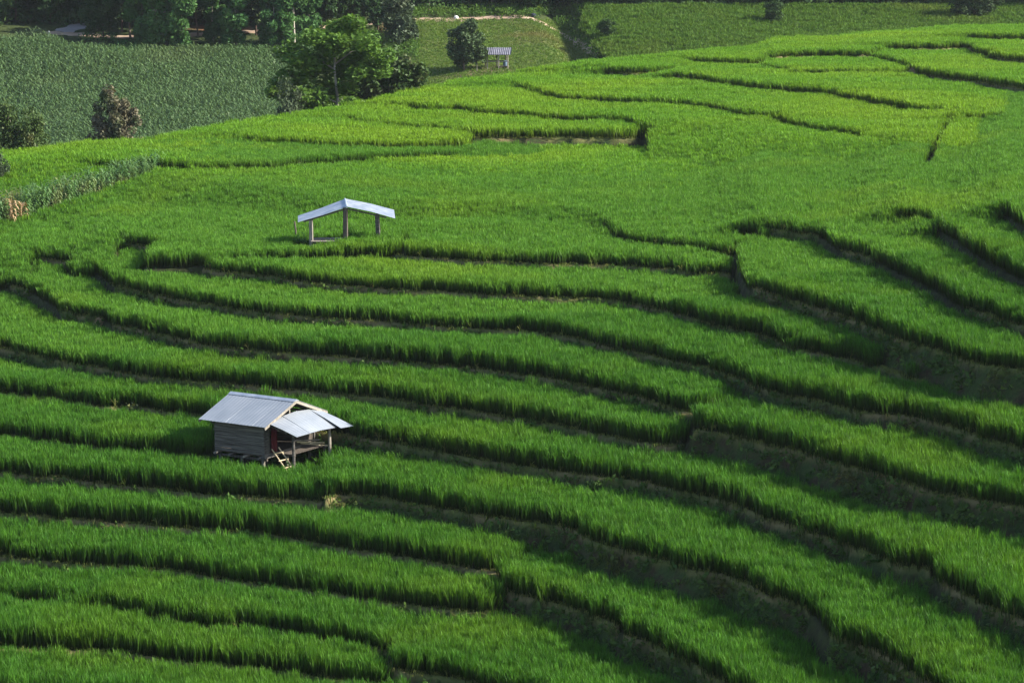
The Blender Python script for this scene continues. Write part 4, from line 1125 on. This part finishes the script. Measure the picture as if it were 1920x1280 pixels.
# ------------------------------------------------------------------ far pavilion on the meadow
PV = hit(932, 131, dmin=250)
PX2 = F_PX / PV.y
pav = thing('pavilion', 'small open pavilion with dark ribbed roof beside the round tree', 'pavilion', PV, R(-4))
def pvx(u): return (u - 932) / PX2
zt = at_depth(932, 103, PV.y).z - PV.z
zb = at_depth(932, 90, PV.y + 1.6).z - PV.z
for i in range(3):
    xa_, xb_ = pvx(905) + i * pvx(949.7) * .99, pvx(905) + (i + 1) * pvx(949.7) * .99
    roof_sheet((xa_, 1.6, zb), (xb_ + .03, 1.6, zb), (xb_ + .03, -.35, zt), (xa_, -.35, zt), 5, 0.09, 'roof_sheet', M['metal_old'] if False else M['metal_dark'], pav)
for u in (914, 935, 952):
    for (y, m) in ((0, 'wood_pale'), (1.3, 'wood_dark')):
        zz = zt + (zb - zt) * (y + .35) / 1.95 - .06
        MB().tube([(pvx(u) - y * .25, y, -.3), (pvx(u) - y * .25, y, zz)], .075, 7).build('post', M[m], pav)
for z, y in ((1.0, 0), (1.05, 1.3)):
    MB().tube([(pvx(911) - y * .25, y, z), (pvx(955) - y * .25, y, z)], .05, 6).build('rail', M['wood_pale'] if y == 0 else M['wood_dark'], pav)
MB().bar((pvx(908), 0, zt + .02), (pvx(957), 0, zt + .02), .08, .10).build('front_beam', M['wood_dark'], pav)
MB().bar((pvx(908), 1.3, zb - .20), (pvx(955), 1.3, zb - .20), .08, .10).build('back_beam', M['wood_dark'], pav)
for k in range(5):
    MB().bar((pvx(933), .1 + k * .28, .40), (pvx(953), .1 + k * .28, .40), .25, .04).build('bench_board', M['wood'], pav)
for x in (pvx(936), pvx(951)):
    MB().bar((x, .1, -.2), (x, .1, .38), .08, .08).build('bench_leg', M['wood_dark'], pav)
    MB().bar((x, 1.2, -.2), (x, 1.2, .38), .08, .08).build('bench_leg', M['wood_dark'], pav)
b = MB()
b.tube([(0, 0, 0), (0, 0, .05), (0, 0, .55), (0, 0, .62), (0, 0, .66)], [.20, .24, .26, .24, .12], 12)
bo = b.build('water_drum', M['blue_plastic'], None, True)
bo.location = PV + Vector((pvx(947), .55, .425)); tag(bo, 'grey blue drum standing on the bench of the far pavilion', 'drum')
sp_ = hit(894, 136, dmin=250)
st = MB().tube([(0, 0, -.2), (.02, 0, .6), (0, 0, at_depth(896, 113, sp_.y).z - sp_.z)], [.05, .045, .04], 6).build('stake', M['wood_pale'])
st.location = sp_; tag(st, 'thin wooden stake between the round tree and the far pavilion', 'stake')

# ------------------------------------------------------------------ straw heaps on the bunds
def straw(u, v, wpx, hpx, label, seed):
    p = hit(u, v)
    s = F_PX / p.y
    W, Hh = wpx / s, hpx / s
    r = random.Random(seed)
    vs, fs = [], []
    for i in range(10):
        for j in range(5):
            a = i / 10 * 6.283; t = j / 4
            rr_ = (1 - t ** 1.6) * (1 + .2 * r.uniform(-1, 1))
            vs.append((math.cos(a) * W / 2 * rr_, math.sin(a) * W * .35 * rr_, -.1 + t * (Hh + .1)))
    for i in range(10):
        for j in range(4):
            i2 = (i + 1) % 10
            fs.append((i * 5 + j, i2 * 5 + j, i2 * 5 + j + 1, i * 5 + j + 1))
    for k in range(260):
        a = r.uniform(0, 6.28); t = r.random(); q = (1 - t ** 1.6) * 1.02
        leaf(vs, fs, Vector((math.cos(a) * W / 2 * q, math.sin(a) * W * .35 * q, t * Hh)), .35, r, .3, .12)
    o = link(bpy.data.objects.new('straw_heap', mesh_from('straw_heap', vs, fs, M['straw'])))
    o.location = p
    tag(o, label, 'straw heap', 'straw heaps on the bunds')
straw(1711, 140, 24, 12, 'largest pale straw heap between two upper right terraces', 1)
straw(1282, 150, 26, 16, 'brown straw heap at the left end of the upper curved terrace', 2)
straw(1441, 131, 12, 8, 'small dark straw heap left of the island shaped terrace', 3)
straw(1617, 113, 18, 7, 'flat straw heap at the right end of the stalky upper terrace', 4)
straw(1820, 97, 12, 7, 'small straw heap near the right edge of the upper terraces', 5)
straw(137, 493, 16, 8, 'small reddish straw heap on the left bund above the winding bank', 6)
straw(186, 616, 26, 18, 'dry straw heap on the left bank below the winding bund', 7)
# pale scrap on the bund, bundle and motorbike-sized load by the road
def lump(name, u, v, wpx, hpx, mat, label, cat, seed, dmin=80):
    p = hit(u, v, dmin=dmin); s = F_PX / p.y
    r = random.Random(seed)
    bm = bmesh.new(); bmesh.ops.create_icosphere(bm, subdivisions=2, radius=0.5)
    for q in bm.verts:
        q.co = Vector((q.co.x * wpx / s, q.co.y * wpx / s * .8, (q.co.z + .42) * hpx / s)) * r.uniform(.9, 1.08)
    me = bpy.data.meshes.new(name); bm.to_mesh(me); bm.free(); me.materials.append(mat)
    o = link(bpy.data.objects.new(name, me)); o.location = p
    tag(o, label, cat)
lump('white_bundle', 855, 37, 9, 8, M['white_cloth'], 'small white bundle at the top edge of the meadow', 'bundle', 1, 300)
lump('dark_bundle', 1000, 32, 12, 7, M['dark_cloth'], 'dark blue bundle where the dirt track leaves the road', 'bundle', 2, 300)
lump('pale_sack', 397, 325, 11, 5, M['blue_plastic'], 'pale sack lying on the bund of the upper left terrace', 'sack', 3)
# marker posts by the road bend
pq = hit(92, 70, dmin=280)
mk = MB().bar((0, 0, -.2), (0, 0, .75), .16, .16).bar((0, 0, .75), (0, 0, .80), .20, .20).build('marker_post', M['white_cloth'])
mk.location = pq; tag(mk, 'pale marker post beside the road bend', 'post')
# two dried corn plants
for (u, v, h, lab) in ((23, 432, 2.1, 'left one of the two dried brown corn plants'), (41, 430, 1.8, 'right one of the two dried brown corn plants')):
    p = hit(u, v)
    o = thing('dry_corn', lab, 'corn plant', p, u)
    for ch, mm in (('leaves', corn_proto('leaves', M['dry_corn'], h, u, 26, 0.13).data), ('stalk', None)):
        if mm: 
            q = link(bpy.data.objects.new(ch, mm), o)
        else: MB().tube([(0, 0, -.1), (.02, 0, h * .6), (0, .02, h)], [.05, .04, .015], 6).build(ch, M['dry_corn'], o)
# shrubs at the shelter foot and under the hut
def shrub(name, u, v, wpx, hpx, mat, label, seed, y=None):
    p = hit(u, v) if y is None else y
    s = F_PX / p.y
    r = random.Random(seed)
    vs, fs = [], []
    sb = MB()
    for k in range(7):
        e = Vector((r.uniform(-.5, .5) * wpx / s, r.uniform(-.4, .4) * wpx / s, r.uniform(.5, 1) * hpx / s))
        sb.tube([(0, 0, -.1), e * .5 + Vector((0, 0, .05)), e], [.02, .015, .006], 5)
        for _ in range(45):
            t = r.uniform(.2, 1.1)
            leaf(vs, fs, e * t + Vector((r.gauss(0, .1), r.gauss(0, .1), r.gauss(0, .08))), .14 * r.uniform(.6, 1.3), r)
    o = thing(name, label, 'shrub', p)
    sb.build('stem', M['bark'], o)
    link(bpy.data.objects.new('foliage', mesh_from('foliage', vs, fs, M[mat])), o)
shrub('shrub', 572, 470, 40, 26, 'corn_near', 'pale leafy shrub at the left foot of the open shelter', 1)
shrub('shrub', 598, 470, 30, 16, 'bund_grass', 'low dry tuft of weeds below the shelter platform', 2)
xw, yw = hut_w(.9, -.35)
shrub('shrub', 0, 0, 60, 22, 'weed', 'dark weeds growing under the ladder of the stilt hut', 3, Vector((xw, yw, HUT_Z - .05)))
shrub('shrub', 250, 774, 18, 14, 'corn_near', 'small light weed on the bank left of the stilt hut', 4)

# ------------------------------------------------------------------ the air
hz_ = MB()
x0, x1, y0, y1, z0, z1 = -345, 345, -75, 580, -8, 118
hz_.add([(x0, y0, z0), (x1, y0, z0), (x1, y1, z0), (x0, y1, z0), (x0, y0, z1), (x1, y0, z1), (x1, y1, z1), (x0, y1, z1)],
        [(0, 3, 2, 1), (4, 5, 6, 7), (0, 1, 5, 4), (1, 2, 6, 5), (2, 3, 7, 6), (3, 0, 4, 7)])
m, t_, o_ = new_mat('haze')
pv_ = t_.nodes.new('ShaderNodeVolumePrincipled')
pv_.inputs['Density'].default_value = 0.00006
pv_.inputs['Color'].default_value = (0.80, 0.88, 1.0, 1)
pv_.inputs['Anisotropy'].default_value = 0.2
t_.links.new(pv_.outputs[0], o_.inputs['Volume'])
tag(hz_.build('haze', m), 'thin blue haze over the valley', 'haze', kind='stuff')
